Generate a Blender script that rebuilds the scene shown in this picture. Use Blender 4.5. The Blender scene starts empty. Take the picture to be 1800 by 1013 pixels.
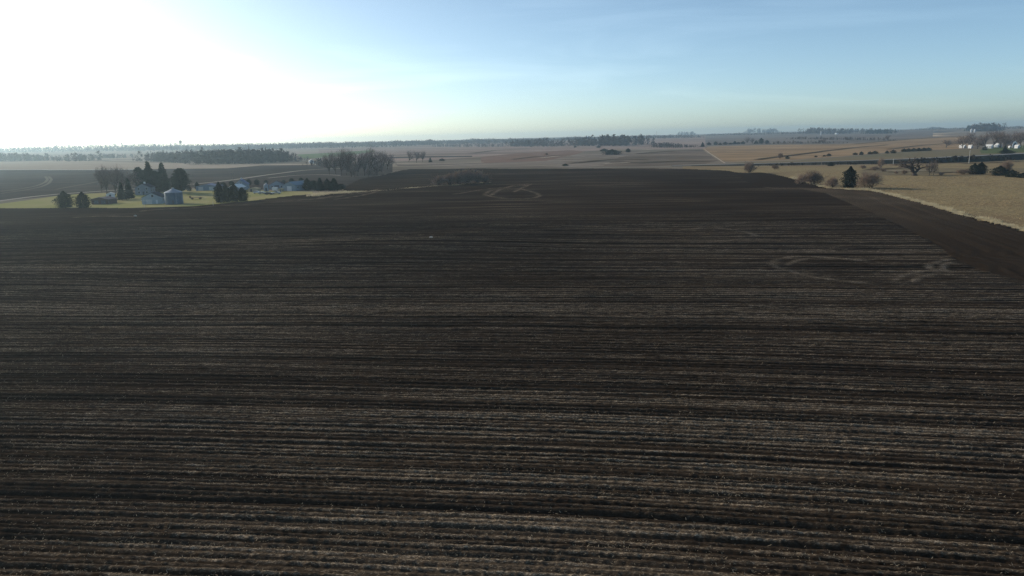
import bpy, math, random
import numpy as np
from mathutils import Vector, Matrix
from mathutils.geometry import delaunay_2d_cdt

S = bpy.context.scene
COL = S.collection
rng = np.random.default_rng(7)
random.seed(7)

# ------------------------------------------------------------------ camera
EYE = 30.0                      # drone height above the field
F = 1271.0                      # focal length in photo pixels (photo 1800 x 1013)
PITCH = math.atan((506.5 - 242.0) / F)
ROLL = math.atan(43.0 / 1800.0)
_f = np.array([0.0, math.cos(PITCH), -math.sin(PITCH)])
_r0 = np.array([1.0, 0.0, 0.0])
_u0 = np.cross(_r0, _f)
CR = math.cos(ROLL) * _r0 - math.sin(ROLL) * _u0
CU = math.cos(ROLL) * _u0 + math.sin(ROLL) * _r0
cam_d = bpy.data.cameras.new('camera')
cam_d.sensor_width = 36.0
cam_d.lens = 36.0 * F / 1800.0
cam_d.clip_start = 0.5
cam_d.clip_end = 40000.0
cam = bpy.data.objects.new('camera', cam_d)
COL.objects.link(cam)
cam.matrix_world = Matrix(((CR[0], CU[0], -_f[0], 0), (CR[1], CU[1], -_f[1], 0),
                           (CR[2], CU[2], -_f[2], EYE), (0, 0, 0, 1)))
S.camera = cam

# ------------------------------------------------------------------ sky, sun, exposure
SUN_EL, SUN_AZ = math.radians(18.0), math.radians(-58.0)   # azimuth from +Y, negative = left
WB = (1.0, 1.0, 0.82)
world = bpy.data.worlds.new('World')
S.world = world
world.use_nodes = True
wt = world.node_tree
for n in list(wt.nodes):
    wt.nodes.remove(n)
def wn(t, **kw):
    n = wt.nodes.new(t)
    for k, v in kw.items():
        setattr(n, k, v)
    return n
sky = wn('ShaderNodeTexSky', sky_type='NISHITA')
sky.sun_disc = False
sky.sun_elevation = SUN_EL
sky.sun_rotation = SUN_AZ
sky.altitude = 300
sky.air_density = 0.5
sky.dust_density = 1.25
sky.ozone_density = 2.4
bg = wn('ShaderNodeBackground')
bg.inputs['Strength'].default_value = 0.135
wo = wn('ShaderNodeOutputWorld')
# thin cirrus: stretched noise over the direction vector
tc = wn('ShaderNodeTexCoord')
mp = wn('ShaderNodeMapping')
mp.inputs['Rotation'].default_value = (0, math.radians(6), 0)
mp.inputs['Scale'].default_value = (2.2, 2.2, 20.0)
nz = wn('ShaderNodeTexNoise')
nz.inputs['Scale'].default_value = 1.1
nz.inputs['Detail'].default_value = 5.0
nz.inputs['Roughness'].default_value = 0.55
nz.inputs['Distortion'].default_value = 0.6
ramp = wn('ShaderNodeValToRGB')
ramp.color_ramp.elements[0].position = 0.50
ramp.color_ramp.elements[1].position = 0.72
ramp.color_ramp.elements[1].color = (0.36, 0.36, 0.36, 1)
cloud = wn('ShaderNodeMixRGB', blend_type='MIX')
bright = wn('ShaderNodeVectorMath', operation='MULTIPLY')
bright.inputs[1].default_value = (1.50, 1.36, 1.26)
L = wt.links.new
L(tc.outputs['Generated'], mp.inputs['Vector'])
L(mp.outputs['Vector'], nz.inputs['Vector'])
L(nz.outputs['Fac'], ramp.inputs['Fac'])
L(ramp.outputs['Color'], cloud.inputs['Fac'])
L(sky.outputs['Color'], cloud.inputs['Color1'])
L(sky.outputs['Color'], bright.inputs[0])
L(bright.outputs['Vector'], cloud.inputs['Color2'])
wb = wn('ShaderNodeVectorMath', operation='MULTIPLY')      # the camera's cool white balance
wb.inputs[1].default_value = WB
L(cloud.outputs['Color'], wb.inputs[0])
L(wb.outputs['Vector'], bg.inputs['Color'])
L(bg.outputs['Background'], wo.inputs['Surface'])

sun_d = bpy.data.lights.new('sun', 'SUN')
sun_d.energy = 2.4
sun_d.angle = math.radians(0.6)
sun_d.color = (1.0, 0.88, 0.72)
sun = bpy.data.objects.new('sun', sun_d)
COL.objects.link(sun)
to_sun = Vector((math.sin(SUN_AZ) * math.cos(SUN_EL), math.cos(SUN_AZ) * math.cos(SUN_EL), math.sin(SUN_EL)))
sun.rotation_euler = to_sun.to_track_quat('Z', 'Y').to_euler()

S.view_settings.view_transform = 'Standard'
S.view_settings.look = 'None'
S.view_settings.exposure = 0.65
S.view_settings.gamma = 1.0
S.view_settings.use_curve_mapping = False
HAZE_D, HAZE_G = 1.15e-4, 0.60
S.cycles.use_denoising = True
S.cycles.denoising_prefilter = 'NONE'
S.cycles.max_bounces = 5
S.cycles.diffuse_bounces = 2
S.cycles.volume_bounces = 1
S.cycles.transparent_max_bounces = 6

# ------------------------------------------------------------------ noise and terrain
def vn(x, y, seed=0):
    """value noise, 0..1"""
    x = np.asarray(x, float); y = np.asarray(y, float)
    ix = np.floor(x).astype(np.int64); iy = np.floor(y).astype(np.int64)
    fx = x - ix; fy = y - iy
    fx = fx * fx * (3 - 2 * fx); fy = fy * fy * (3 - 2 * fy)
    def h(a, b):
        n = (a * 374761393 + b * 668265263 + seed * 1442695041) & 0xffffffff
        n = ((n ^ (n >> 13)) * 1274126177) & 0xffffffff
        n = n ^ (n >> 16)
        return n / 4294967296.0
    a = h(ix, iy); b = h(ix + 1, iy); c = h(ix, iy + 1); d = h(ix + 1, iy + 1)
    return (a * (1 - fx) + b * fx) * (1 - fy) + (c * (1 - fx) + d * fx) * fy

def rnd(i, seed=0):
    return vn(np.asarray(i, float), np.zeros_like(np.asarray(i, float)) + 0.0, seed)

def sstep(a, b, x):
    t = np.clip((np.asarray(x, float) - a) / (b - a), 0, 1)
    return t * t * (3 - 2 * t)

def H(x, y):
    """height of the land"""
    x = np.asarray(x, float); y = np.asarray(y, float)
    d = np.hypot(x, y)
    h = 16.0 * sstep(1800, 5200, d)
    h = h + sstep(700, 2000, d) * 6.5 * (vn(x / 620 + 3.1, y / 520 + .4, 3) - .5)
    h = h + sstep(2500, 5000, d) * 9.0 * (vn(x / 1500 + 7, y / 1100, 5) - .5)
    h = h + sstep(120, 260, d) * 1.1 * (vn(x / 140 + 5, y / 90, 9) - .5) * (1 - .4 * sstep(500, 900, d))
    crest = y - 215 - 0.25 * x - 14 * np.sin(x / 70.0)
    h = h + 1.5 * np.exp(-(crest / 34.0) ** 2) * sstep(60, -60, x)
    return h

def H1(x, y):
    return float(H(np.array([x]), np.array([y]))[0])

_ts = 20.0 * 1.006 ** np.arange(1040)
def ground(px, py):
    """the place on the land that the drone sees in a direction (photo pixel)"""
    d = _f + (px - 900.0) / F * CR + (506.5 - py) / F * CU
    d = d / math.hypot(d[0], d[1])
    X = d[0] * _ts; Y = d[1] * _ts; Z = EYE + d[2] * _ts
    g = Z - H(X, Y)
    k = np.nonzero(g < 0)[0]
    if len(k) == 0 or k[0] == 0:
        t = 7500.0
    else:
        k = k[0]
        a = g[k - 1] / (g[k - 1] - g[k])
        t = _ts[k - 1] + a * (_ts[k] - _ts[k - 1])
    t = min(t, 7500.0)
    return np.array([d[0] * t, d[1] * t])

def spot(px, py):
    p = ground(px, py)
    dep = p[1] * _f[1] + (H1(p[0], p[1]) - EYE) * _f[2]
    return p[0], p[1], H1(p[0], p[1]), dep / F        # x, y, z, metres per photo pixel

def poly_w(pts):
    return [tuple(ground(*p)) for p in pts]

def inside(x, y, poly):
    x = np.asarray(x); y = np.asarray(y)
    c = np.zeros(x.shape, bool)
    n = len(poly)
    for i in range(n):
        x0, y0 = poly[i]; x1, y1 = poly[(i + 1) % n]
        if y0 == y1:
            continue
        m = ((y0 > y) != (y1 > y)) & (x < (x1 - x0) * (y - y0) / (y1 - y0) + x0)
        c ^= m
    return c

def seg_dist(x, y, pts):
    best = np.full(np.asarray(x).shape, 1e9)
    for (x0, y0), (x1, y1) in zip(pts[:-1], pts[1:]):
        dx, dy = x1 - x0, y1 - y0
        t = np.clip(((x - x0) * dx + (y - y0) * dy) / (dx * dx + dy * dy + 1e-9), 0, 1)
        best = np.minimum(best, np.hypot(x - x0 - t * dx, y - y0 - t * dy))
    return best

# ------------------------------------------------------------------ materials
def mat(name, c1, c2=None, scale=1.0, rough=0.9, detail=4.0, streak=None, streak_amt=0.0, streak_scale=(0.02, 0.5),
        c3=None, big=None, spec=0.0, bump=0.0, bump_scale=3.0, metallic=0.0, trans=0.0, rnd_amt=0.0):
    m = bpy.data.materials.new(name)
    m.use_nodes = True
    t = m.node_tree
    b = t.nodes['Principled BSDF']
    b.inputs['Roughness'].default_value = rough
    b.inputs['Metallic'].default_value = metallic
    b.inputs['Specular IOR Level'].default_value = spec
    lk = t.links.new
    co = t.nodes.new('ShaderNodeTexCoord')
    if c2 is None:
        c2 = tuple(v * 0.8 for v in c1)
    def noise(sc, vec=None, det=detail, ro=0.6):
        n = t.nodes.new('ShaderNodeTexNoise')
        n.inputs['Scale'].default_value = sc
        n.inputs['Detail'].default_value = det
        n.inputs['Roughness'].default_value = ro
        lk(vec or co.outputs['Object'], n.inputs['Vector'])
        return n.outputs['Fac']
    def rampf(f, a, z):
        r = t.nodes.new('ShaderNodeMapRange')
        r.inputs['From Min'].default_value = a
        r.inputs['From Max'].default_value = z
        lk(f, r.inputs['Value'])
        return r.outputs['Result']
    def mixc(f, a, bb):
        x = t.nodes.new('ShaderNodeMixRGB')
        for i, v in ((1, a), (2, bb)):
            if isinstance(v, tuple):
                x.inputs[i].default_value = (*v, 1)
            else:
                lk(v, x.inputs[i])
        lk(f, x.inputs[0])
        return x.outputs[0]
    col = mixc(rampf(noise(scale), .32, .68), c1, c2)
    if c3 is not None:
        col = mixc(rampf(noise(big or scale * .06, det=3.0), .40, .66), col, c3)
    if streak is not None:
        mpn = t.nodes.new('ShaderNodeMapping')
        mpn.inputs['Rotation'].default_value = (0, 0, -streak)
        mpn.vector_type = 'TEXTURE'
        lk(co.outputs['Object'], mpn.inputs['Vector'])
        mps = t.nodes.new('ShaderNodeMapping')
        mps.inputs['Scale'].default_value = (streak_scale[0], streak_scale[1], 0.0)
        lk(mpn.outputs['Vector'], mps.inputs['Vector'])
        f = rampf(noise(1.0, mps.outputs['Vector'], 3.0, 0.7), .30, .70)
        mm = t.nodes.new('ShaderNodeMapRange')
        mm.inputs['To Min'].default_value = 1.0 - streak_amt
        mm.inputs['To Max'].default_value = 1.0 + streak_amt
        lk(f, mm.inputs['Value'])
        vm = t.nodes.new('ShaderNodeVectorMath')
        vm.operation = 'SCALE'
        lk(col, vm.inputs[0]); lk(mm.outputs['Result'], vm.inputs['Scale'])
        col = vm.outputs['Vector']
    if rnd_amt:
        oi = t.nodes.new('ShaderNodeObjectInfo')
        mm = t.nodes.new('ShaderNodeMapRange')
        mm.inputs['To Min'].default_value = 1.0 - rnd_amt
        mm.inputs['To Max'].default_value = 1.0 + rnd_amt
        lk(oi.outputs['Random'], mm.inputs['Value'])
        vm = t.nodes.new('ShaderNodeVectorMath')
        vm.operation = 'SCALE'
        lk(col, vm.inputs[0]); lk(mm.outputs['Result'], vm.inputs['Scale'])
        col = vm.outputs['Vector']
    lk(col, b.inputs['Base Color'])
    if bump:
        bn = t.nodes.new('ShaderNodeBump')
        bn.inputs['Strength'].default_value = bump
        bn.inputs['Distance'].default_value = 0.3
        lk(noise(bump_scale, det=5.0), bn.inputs['Height'])
        lk(bn.outputs['Normal'], b.inputs['Normal'])
    if trans:
        tl = t.nodes.new('ShaderNodeBsdfTranslucent')
        lk(col, tl.inputs['Color'])
        ms = t.nodes.new('ShaderNodeMixShader')
        ms.inputs[0].default_value = trans
        lk(b.outputs[0], ms.inputs[1]); lk(tl.outputs[0], ms.inputs[2])
        lk(ms.outputs[0], t.nodes['Material Output'].inputs['Surface'])
    return m

# ------------------------------------------------------------------ mesh helpers
def mesh_np(name, verts, faces, material, smooth=False, parent=None, nper=None):
    """verts n x 3, faces m x k (one k) or a list of tuples -> one mesh object"""
    me = bpy.data.meshes.new(name)
    if isinstance(faces, np.ndarray):
        m, k = faces.shape
        me.vertices.add(len(verts)); me.vertices.foreach_set('co', np.ascontiguousarray(verts, np.float32).ravel())
        me.loops.add(m * k); me.loops.foreach_set('vertex_index', np.ascontiguousarray(faces, np.int32).ravel())
        me.polygons.add(m); me.polygons.foreach_set('loop_start', np.arange(0, m * k, k, dtype=np.int32))
        me.update(calc_edges=True)
    else:
        me.from_pydata([tuple(v) for v in verts], [], faces)
        me.update()
    if smooth:
        me.polygons.foreach_set('use_smooth', np.ones(len(me.polygons), bool))
    me.materials.append(material)
    o = bpy.data.objects.new(name, me)
    COL.objects.link(o)
    if parent:
        o.parent = parent
    return o

class MB:
    """collects boxes, tubes, prisms; builds ONE mesh"""
    def __init__(s):
        s.v = []; s.f = []
    def face(s, pts):
        n = len(s.v); s.v += [tuple(p) for p in pts]; s.f.append(tuple(range(n, n + len(pts)))); return s
    def box(s, x0, x1, y0, y1, z0, z1):
        n = len(s.v)
        s.v += [(x, y, z) for z in (z0, z1) for y in (y0, y1) for x in (x0, x1)]
        s.f += [tuple(n + i for i in q) for q in ((0, 2, 3, 1), (4, 5, 7, 6), (0, 1, 5, 4), (2, 6, 7, 3), (0, 4, 6, 2), (1, 3, 7, 5))]
        return s
    def prism(s, prof, y0, y1):
        """profile in x,z swept along y"""
        n = len(s.v); k = len(prof)
        s.v += [(x, y0, z) for x, z in prof] + [(x, y1, z) for x, z in prof]
        s.f.append(tuple(range(n, n + k))); s.f.append(tuple(range(n + 2 * k - 1, n + k - 1, -1)))
        for i in range(k):
            j = (i + 1) % k
            s.f.append((n + i, n + k + i, n + k + j, n + j))
        return s
    def tube(s, pts, rad, n=6):
        P = [Vector(p) for p in pts]
        base = len(s.v)
        for i, p in enumerate(P):
            d = (P[min(i + 1, len(P) - 1)] - P[max(i - 1, 0)]).normalized()
            a = d.orthogonal().normalized(); b = d.cross(a)
            r = rad[i] if isinstance(rad, (list, tuple)) else rad
            for k in range(n):
                an = 2 * math.pi * k / n
                s.v.append(tuple(p + (a * math.cos(an) + b * math.sin(an)) * r))
        for i in range(len(P) - 1):
            for k in range(n):
                k2 = (k + 1) % n
                s.f.append((base + i * n + k, base + i * n + k2, base + (i + 1) * n + k2, base + (i + 1) * n + k))
        s.f.append(tuple(base + k for k in range(n - 1, -1, -1)))
        s.f.append(tuple(base + (len(P) - 1) * n + k for k in range(n)))
        return s
    def lathe(s, prof, n=24, cx=0, cy=0):
        base = len(s.v); k = len(prof)
        for i in range(n):
            a = 2 * math.pi * i / n
            s.v += [(cx + r * math.cos(a), cy + r * math.sin(a), z) for r, z in prof]
        for i in range(n):
            j = (i + 1) % n
            for q in range(k - 1):
                s.f.append((base + i * k + q, base + j * k + q, base + j * k + q + 1, base + i * k + q + 1))
        return s
    def build(s, name, material, parent=None, smooth=False):
        return mesh_np(name, s.v, s.f, material, smooth, parent)

def tag(o, label=None, cat=None, group=None, kind=None):
    if label: o['label'] = label
    if cat: o['category'] = cat
    if group: o['group'] = group
    if kind: o['kind'] = kind
    return o

def empty(name, loc, rz=0.0, sc=(1, 1, 1)):
    o = bpy.data.objects.new(name, None)
    COL.objects.link(o)
    o.location = loc; o.rotation_euler = (0, 0, rz); o.scale = sc
    o.empty_display_size = 0.5
    return o

# ------------------------------------------------------------------ the land: one sheet cut into fields
FIELD = [(-300, 377), (0, 368), (130, 367), (250, 367), (330, 364.5), (384, 360), (437, 355), (470, 351), (520, 344.5), (552, 342),
         (600, 338), (612, 326), (632, 316), (690, 304), (720, 297.5), (850, 297.3), (1000, 297.8), (1140, 297), (1200, 298), (1276, 301), (1291, 304), (1306, 305.5),
         (1336, 304.5), (1357, 307), (1386, 314), (1414, 321), (1442, 331), (1461, 333), (1490, 335.5), (1530, 337), (1560, 344), (1620, 360),
         (1690, 382), (1745, 396), (1800, 411), (1900, 440)]
field_poly = poly_w(FIELD) + [(190, 120), (190, 5), (-190, 5), (-330, 200)]
HEAD = [(1337, 330), (1360, 331.5), (1412, 332), (1455, 333), (1490, 335.5), (1530, 337), (1560, 344), (1620, 360), (1690, 382), (1745, 396),
        (1800, 411), (1900, 440), (2100, 520), (1900, 525), (1800, 499), (1730, 482), (1682, 462), (1650, 436), (1600, 408), (1540, 380), (1490, 358), (1450, 341), (1412, 335), (1360, 333.5)]
head_poly = poly_w(HEAD)

D2R = math.radians
REGIONS = [  # name, photo outline, material
 ('far_field_tan', [(-400, 287), (-400, 262), (300, 262), (560, 257), (840, 249), (840, 262), (560, 275), (440, 288), (335, 290), (320, 286), (215, 284), (110, 280), (0, 284)],
  mat('far_stubble', (.30, .25, .20), (.25, .21, .17), .03, streak=0.2, streak_amt=.28, streak_scale=(.0012, .006))),
 ('far_field_pink', [(560, 262), (640, 259.5), (860, 251), (1240, 240), (1240, 262), (1090, 262), (1030, 266), (845, 276), (690, 285), (640, 283), (560, 289)],
  mat('pale_stubble', (.30, .23, .19), (.24, .18, .15), .04, streak=.05, streak_amt=.35, streak_scale=(.0012, .006))),
 ('far_field_green', [(520, 272), (600, 268), (650, 264), (660, 267), (600, 275), (535, 279)], mat('winter_wheat', (.14, .18, .08), None, .05)),
 ('far_field_dark_strip', [(680, 276.2), (760, 274.6), (830, 274), (830, 276), (760, 277), (690, 278.5)], mat('dark_tilled_strip', (.07, .06, .05), None, .1)),
 ('far_field_russet', [(845, 276), (905, 270), (1000, 264), (1030, 266), (1010, 272), (960, 283), (900, 287), (846, 287)],
  mat('russet_stubble', (.22, .145, .11), (.18, .12, .09), .05, streak=.1, streak_amt=.2, streak_scale=(.004, .03))),
 ('far_field_grey', [(690, 287), (846, 287), (960, 283), (1010, 272), (1090, 268), (1140, 267), (1150, 275), (1140, 291), (1000, 293.5), (850, 293.5), (700, 292)],
  mat('grey_tan_stubble', (.27, .225, .18), (.20, .165, .14), .06, c3=(.16, .13, .10), big=.006, streak=-.05, streak_amt=.45, streak_scale=(.004, .022))),
 ('far_field_olive', [(1088, 277), (1120, 270), (1235, 264), (1262, 283), (1240, 288), (1140, 292), (1060, 292)],
  mat('tilled_stubble', (.16, .13, .10), (.115, .095, .075), .05, c3=(.20, .155, .12), big=.008, streak=.12, streak_amt=.45, streak_scale=(.003, .02))),
 ('corn_stubble_field', [(1235, 263), (1245, 258), (1360, 255), (1480, 254), (1560, 248), (1640, 243), (1700, 239.5), (1720, 243), (1690, 262), (1600, 265), (1480, 275), (1400, 281), (1290, 284.5), (1268, 284)],
  mat('corn_stubble', (.36, .25, .145), (.29, .20, .115), .05, c3=(.25, .17, .10), big=.006, streak=.25, streak_amt=.38, streak_scale=(.0025, .014))),
 ('far_field_slate', [(1240, 240), (1400, 236), (1640, 229), (1640, 240), (1560, 247), (1480, 252.5), (1350, 254), (1240, 257)],
  mat('slate_tilled', (.19, .165, .14), (.15, .13, .115), .03, streak=.2, streak_amt=.45, streak_scale=(.001, .006))),
 ('far_field_beige', [(1640, 229), (1800, 225), (1950, 221), (1950, 236), (1800, 237), (1700, 239), (1640, 242)],
  mat('beige_stubble', (.27, .22, .165), (.20, .165, .13), .03, streak=.2, streak_amt=.4, streak_scale=(.001, .006))),
 ('roadside_meadow', [(1290, 286), (1400, 282.5), (1480, 276.5), (1600, 266.5), (1690, 263), (1800, 258), (1950, 252), (1950, 264), (1800, 270.5), (1700, 275), (1590, 281), (1480, 285), (1300, 289)],
  mat('grey_grass', (.185, .165, .105), (.15, .135, .085), .08, c3=(.21, .165, .10), big=.01)),
 ('farm_lawn_green', [(1722, 264), (1740, 259.5), (1800, 256), (1950, 250), (1950, 262), (1800, 267.5), (1750, 270), (1725, 270)],
  mat('pasture_green', (.125, .155, .065), (.10, .12, .055), .1)),
 ('pasture', [(1200, 292.5), (1300, 292.5), (1440, 291), (1582, 288.5), (1700, 285), (1800, 281), (1950, 275), (2100, 300), (2100, 500), (1900, 440), (1800, 411), (1690, 382), (1560, 344), (1530, 337), (1461, 333),
              (1442, 331), (1414, 321), (1386, 314), (1357, 307), (1336, 304.5), (1306, 305.5), (1291, 304), (1276, 301), (1200, 298)],
  mat('dry_grass', (.36, .285, .155), (.19, .148, .085), .55, c3=(.23, .168, .098), big=.02, bump=.7, bump_scale=.9)),
 ('creek_bottom', [(1500, 303), (1530, 296), (1600, 294), (1680, 296), (1800, 296), (1950, 290), (1950, 297), (1800, 303), (1680, 304), (1640, 306.5), (1590, 309), (1530, 308)],
  mat('creek_grass', (.20, .165, .105), (.13, .105, .07), .12, c3=(.27, .215, .125), big=.03)),
 ('plowed_field_west', [(-400, 306), (0, 299.3), (180, 299.3), (300, 297), (400, 296), (460, 291), (560, 290), (690, 288), (690, 303), (632, 316), (612, 330), (560, 334), (500, 334), (440, 333), (330, 330), (190, 338), (90, 345), (0, 354), (-400, 385)],
  mat('black_soil_far', (.062, .054, .048), (.047, .041, .037), .06, c3=(.075, .064, .054), big=.006, streak=.12, streak_amt=.3, streak_scale=(.004, .05))),
 ('stubble_strip', [(-400, 305.5), (-400, 289), (0, 285), (110, 282), (215, 285), (320, 287), (335, 290.3), (440, 288), (560, 288.5), (560, 290), (460, 291), (400, 296), (300, 297), (180, 299), (0, 299)],
  mat('blond_stubble', (.36, .29, .225), (.31, .25, .19), .05, streak=.05, streak_amt=.15, streak_scale=(.004, .05))),
 ('farmyard_lawn', [(-300, 377), (-300, 369), (0, 358.5), (50, 352), (98, 345), (140, 341), (190, 339.5), (240, 342), (320, 335), (345, 333), (382, 332), (440, 334), (480, 336), (549, 337), (552, 342), (520, 344.5),
                    (470, 351), (437, 355), (384, 360), (330, 364.5), (250, 367), (130, 367), (0, 368)],
  mat('lawn', (.25, .255, .095), (.30, .275, .115), .25, c3=(.34, .29, .15), big=.03)),
]
pts2 = []; edges = []; faces_in = []
def add_poly(P):
    """outline with points added along its long sides"""
    n0 = len(pts2)
    for i in range(len(P)):
        a = np.array(P[i]); b = np.array(P[(i + 1) % len(P)])
        L_ = np.hypot(*(b - a)); d = min(np.hypot(*a), np.hypot(*b))
        k = max(1, int(L_ / max(6.0, .06 * d)))
        for q in range(k):
            pts2.append(tuple(a + (b - a) * q / k))
    faces_in.append(list(range(n0, len(pts2))))
R_OUT = 8600.0
for _, P, _m in REGIONS:
    add_poly(poly_w(P))
add_poly(field_poly)
r = 12.0
k = 0
while r < R_OUT:
    n_f, n_b = 110, 30
    fr = np.radians(np.linspace(-58, 58, n_f)) + (k % 2) * .009
    bk = np.radians(np.linspace(62, 298, n_b))
    for a in np.concatenate([fr, bk]):
        rr = r * (1 + .012 * (random.random() - .5))
        pts2.append((rr * math.sin(a), rr * math.cos(a)))
    r *= 1.055; k += 1
for a in np.linspace(0, 2 * math.pi, 120, endpoint=False):
    pts2.append((R_OUT * math.sin(a), R_OUT * math.cos(a)))
vo, eo, fo, _a, _b, of = delaunay_2d_cdt([Vector(p) for p in pts2], edges, faces_in, 0, 1e-3, True)
V2 = np.array([tuple(v) for v in vo])
VZ = np.column_stack([V2, H(V2[:, 0], V2[:, 1])])
FA = np.array(fo, np.int64)
cen = V2[FA].mean(1)
own = np.full(len(FA), -1)
for i_, P_ in enumerate([poly_w(P) for _, P, _m in REGIONS] + [field_poly]):   # the tilled field comes last and wins
    own[inside(cen[:, 0], cen[:, 1], P_)] = i_
e1 = VZ[FA[:, 1]] - VZ[FA[:, 0]]; e2 = VZ[FA[:, 2]] - VZ[FA[:, 0]]
flip = (e1[:, 0] * e2[:, 1] - e1[:, 1] * e2[:, 0]) < 0
FA[flip] = FA[flip][:, ::-1]
m_land = mat('open_farmland', (.26, .215, .165), (.20, .165, .125), .02, c3=(.15, .13, .10), big=.0025, streak=.15, streak_amt=.4, streak_scale=(.0008, .004))

# soil: dark earth, straw where the 'residue' attribute says the stubble rows lie
def soil_material(name):
    m = bpy.data.materials.new(name); m.use_nodes = True
    t = m.node_tree; b = t.nodes['Principled BSDF']; lk = t.links.new
    b.inputs['Roughness'].default_value = 0.95
    b.inputs['Specular IOR Level'].default_value = 0.0
    co = t.nodes.new('ShaderNodeTexCoord')
    def noise(sc, det=4.0, vec=None, ro=.6):
        n = t.nodes.new('ShaderNodeTexNoise'); n.inputs['Scale'].default_value = sc; n.inputs['Detail'].default_value = det
        n.inputs['Roughness'].default_value = ro
        lk(vec or co.outputs['Object'], n.inputs['Vector']); return n.outputs['Fac']
    def mr(f, a, z, lo=0.0, hi=1.0):
        r_ = t.nodes.new('ShaderNodeMapRange')
        for k_, v_ in (('From Min', a), ('From Max', z), ('To Min', lo), ('To Max', hi)):
            r_.inputs[k_].default_value = v_
        lk(f, r_.inputs['Value']); return r_.outputs['Result']
    def mix(f, a, c):
        x = t.nodes.new('ShaderNodeMixRGB')
        for i, v in ((1, a), (2, c)):
            if isinstance(v, tuple): x.inputs[i].default_value = (*v, 1)
            else: lk(v, x.inputs[i])
        lk(f, x.inputs[0]); return x.outputs[0]
    def mul(a, c):
        x = t.nodes.new('ShaderNodeMath'); x.operation = 'MULTIPLY'
        for i, v in ((0, a), (1, c)):
            if isinstance(v, float): x.inputs[i].default_value = v
            else: lk(v, x.inputs[i])
        return x.outputs[0]
    at = t.nodes.new('ShaderNodeAttribute'); at.attribute_name = 'residue'
    col = mix(mr(noise(2.2), .35, .65), SOIL_A, SOIL_B)
    col = mix(mr(noise(.035, 3.0), .42, .62), col, SOIL_C)
    # chopped stalks: fine bright flecks, thick where residue is high
    mpn = t.nodes.new('ShaderNodeMapping'); mpn.inputs['Scale'].default_value = (1.6, 4.0, 4.0)
    lk(co.outputs['Object'], mpn.inputs['Vector'])
    fleck = mr(noise(2.6, 2.0, mpn.outputs['Vector'], .75), .50, .66)
    f = mul(at.outputs['Fac'], mr(fleck, 0., 1., .20, 1.0))
    col = mix(f, col, STRAW)
    lk(col, b.inputs['Base Color'])
    bn = t.nodes.new('ShaderNodeBump'); bn.inputs['Strength'].default_value = .55; bn.inputs['Distance'].default_value = .08
    lk(noise(4.5, 4.0), bn.inputs['Height']); lk(bn.outputs['Normal'], b.inputs['Normal'])
    return m
SOIL_A, SOIL_B, SOIL_C, STRAW = (.036, .0245, .0165), (.0165, .0115, .0080), (.026, .0185, .0135), (.52, .405, .285)
m_soil = soil_material('tilled_soil')

for ri in range(-1, len(REGIONS) + 1):
    fs = FA[own == ri]
    if len(fs) == 0:
        continue
    us, inv = np.unique(fs, return_inverse=True)
    nm, mm = ('farmland', m_land) if ri < 0 else (('soil_base', m_soil) if ri == len(REGIONS) else (REGIONS[ri][0], REGIONS[ri][2]))
    o = mesh_np(nm, VZ[us], inv.reshape(fs.shape), mm, smooth=True)
    tag(o, kind='structure')

# ------------------------------------------------------------------ the tilled field: real furrows
def g_row(X):
    return .125 * X + .05 * 45 * np.log(np.cosh(np.clip(X / 45, -12, 12)))
def wob(X, v):
    return 2.4 * (vn(X / 60 + 2, v / 45, 21) - .5) + .8 * (vn(X / 19, v / 14, 22) - .5) * sstep(60, 120, v)
vs = [24.0]
while vs[-1] < 800:
    v = vs[-1]
    step = .108 if v < 125 else (.108 + (v - 125) * .0007 if v < 300 else .23 + (v - 300) * .0052)
    vs.append(v + step)
vs = np.array(vs)
ts = np.linspace(-.92, .92, 800)
VV, TT = np.meshgrid(vs, ts, indexing='ij')
X = TT * (VV + 12)
Y = VV - g_row(X) + wob(X, VV)
Y = np.where(VV > 300, Y + (VV - 300) * .12 * 0, Y)
# tractor loops and tracks, seen from above
loops = [
 [(852, 344), (858, 338), (872, 334), (890, 332), (910, 333), (930, 337), (945, 342), (950, 346), (940, 349.5), (905, 350.5), (870, 349), (852, 344)],
 [(864, 344), (872, 338), (890, 331), (905, 327), (930, 325)], [(905, 339), (918, 331), (934, 325)], [(800, 343), (840, 336), (880, 331), (930, 327)],
 [(1355, 468), (1362, 460), (1385, 456), (1420, 455), (1470, 458), (1520, 462)], [(1385, 470), (1395, 462), (1420, 458.5)],
 [(1355, 468), (1372, 477), (1420, 490), (1480, 499), (1520, 501)], [(1570, 498), (1585, 489), (1610, 483), (1650, 478)], [(1605, 500), (1615, 491), (1640, 487)],
 [(1665, 460), (1635, 468), (1632, 474), (1648, 484)], [(1670, 466), (1655, 472), (1662, 483)],
 [(560, 350), (600, 345), (640, 341), (665, 334)], [(590, 352), (640, 345), (672, 335)], [(250, 372.5), (420, 362), (520, 354), (600, 347)], [(130, 384), (180, 382), (238, 382.5)],
 [(1200, 406), (1260, 402), (1310, 410), (1330, 418)],
]
def smooth_path(w_):
    Q = np.array(w_)
    for _ in range(3):
        Q = np.concatenate([Q[:1], np.stack([.75 * Q[:-1] + .25 * Q[1:], .25 * Q[:-1] + .75 * Q[1:]], 1).reshape(-1, 2), Q[-1:]])
    return [tuple(q_) for q_ in Q]
trk = np.full(X.shape, 0.0)
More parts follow.
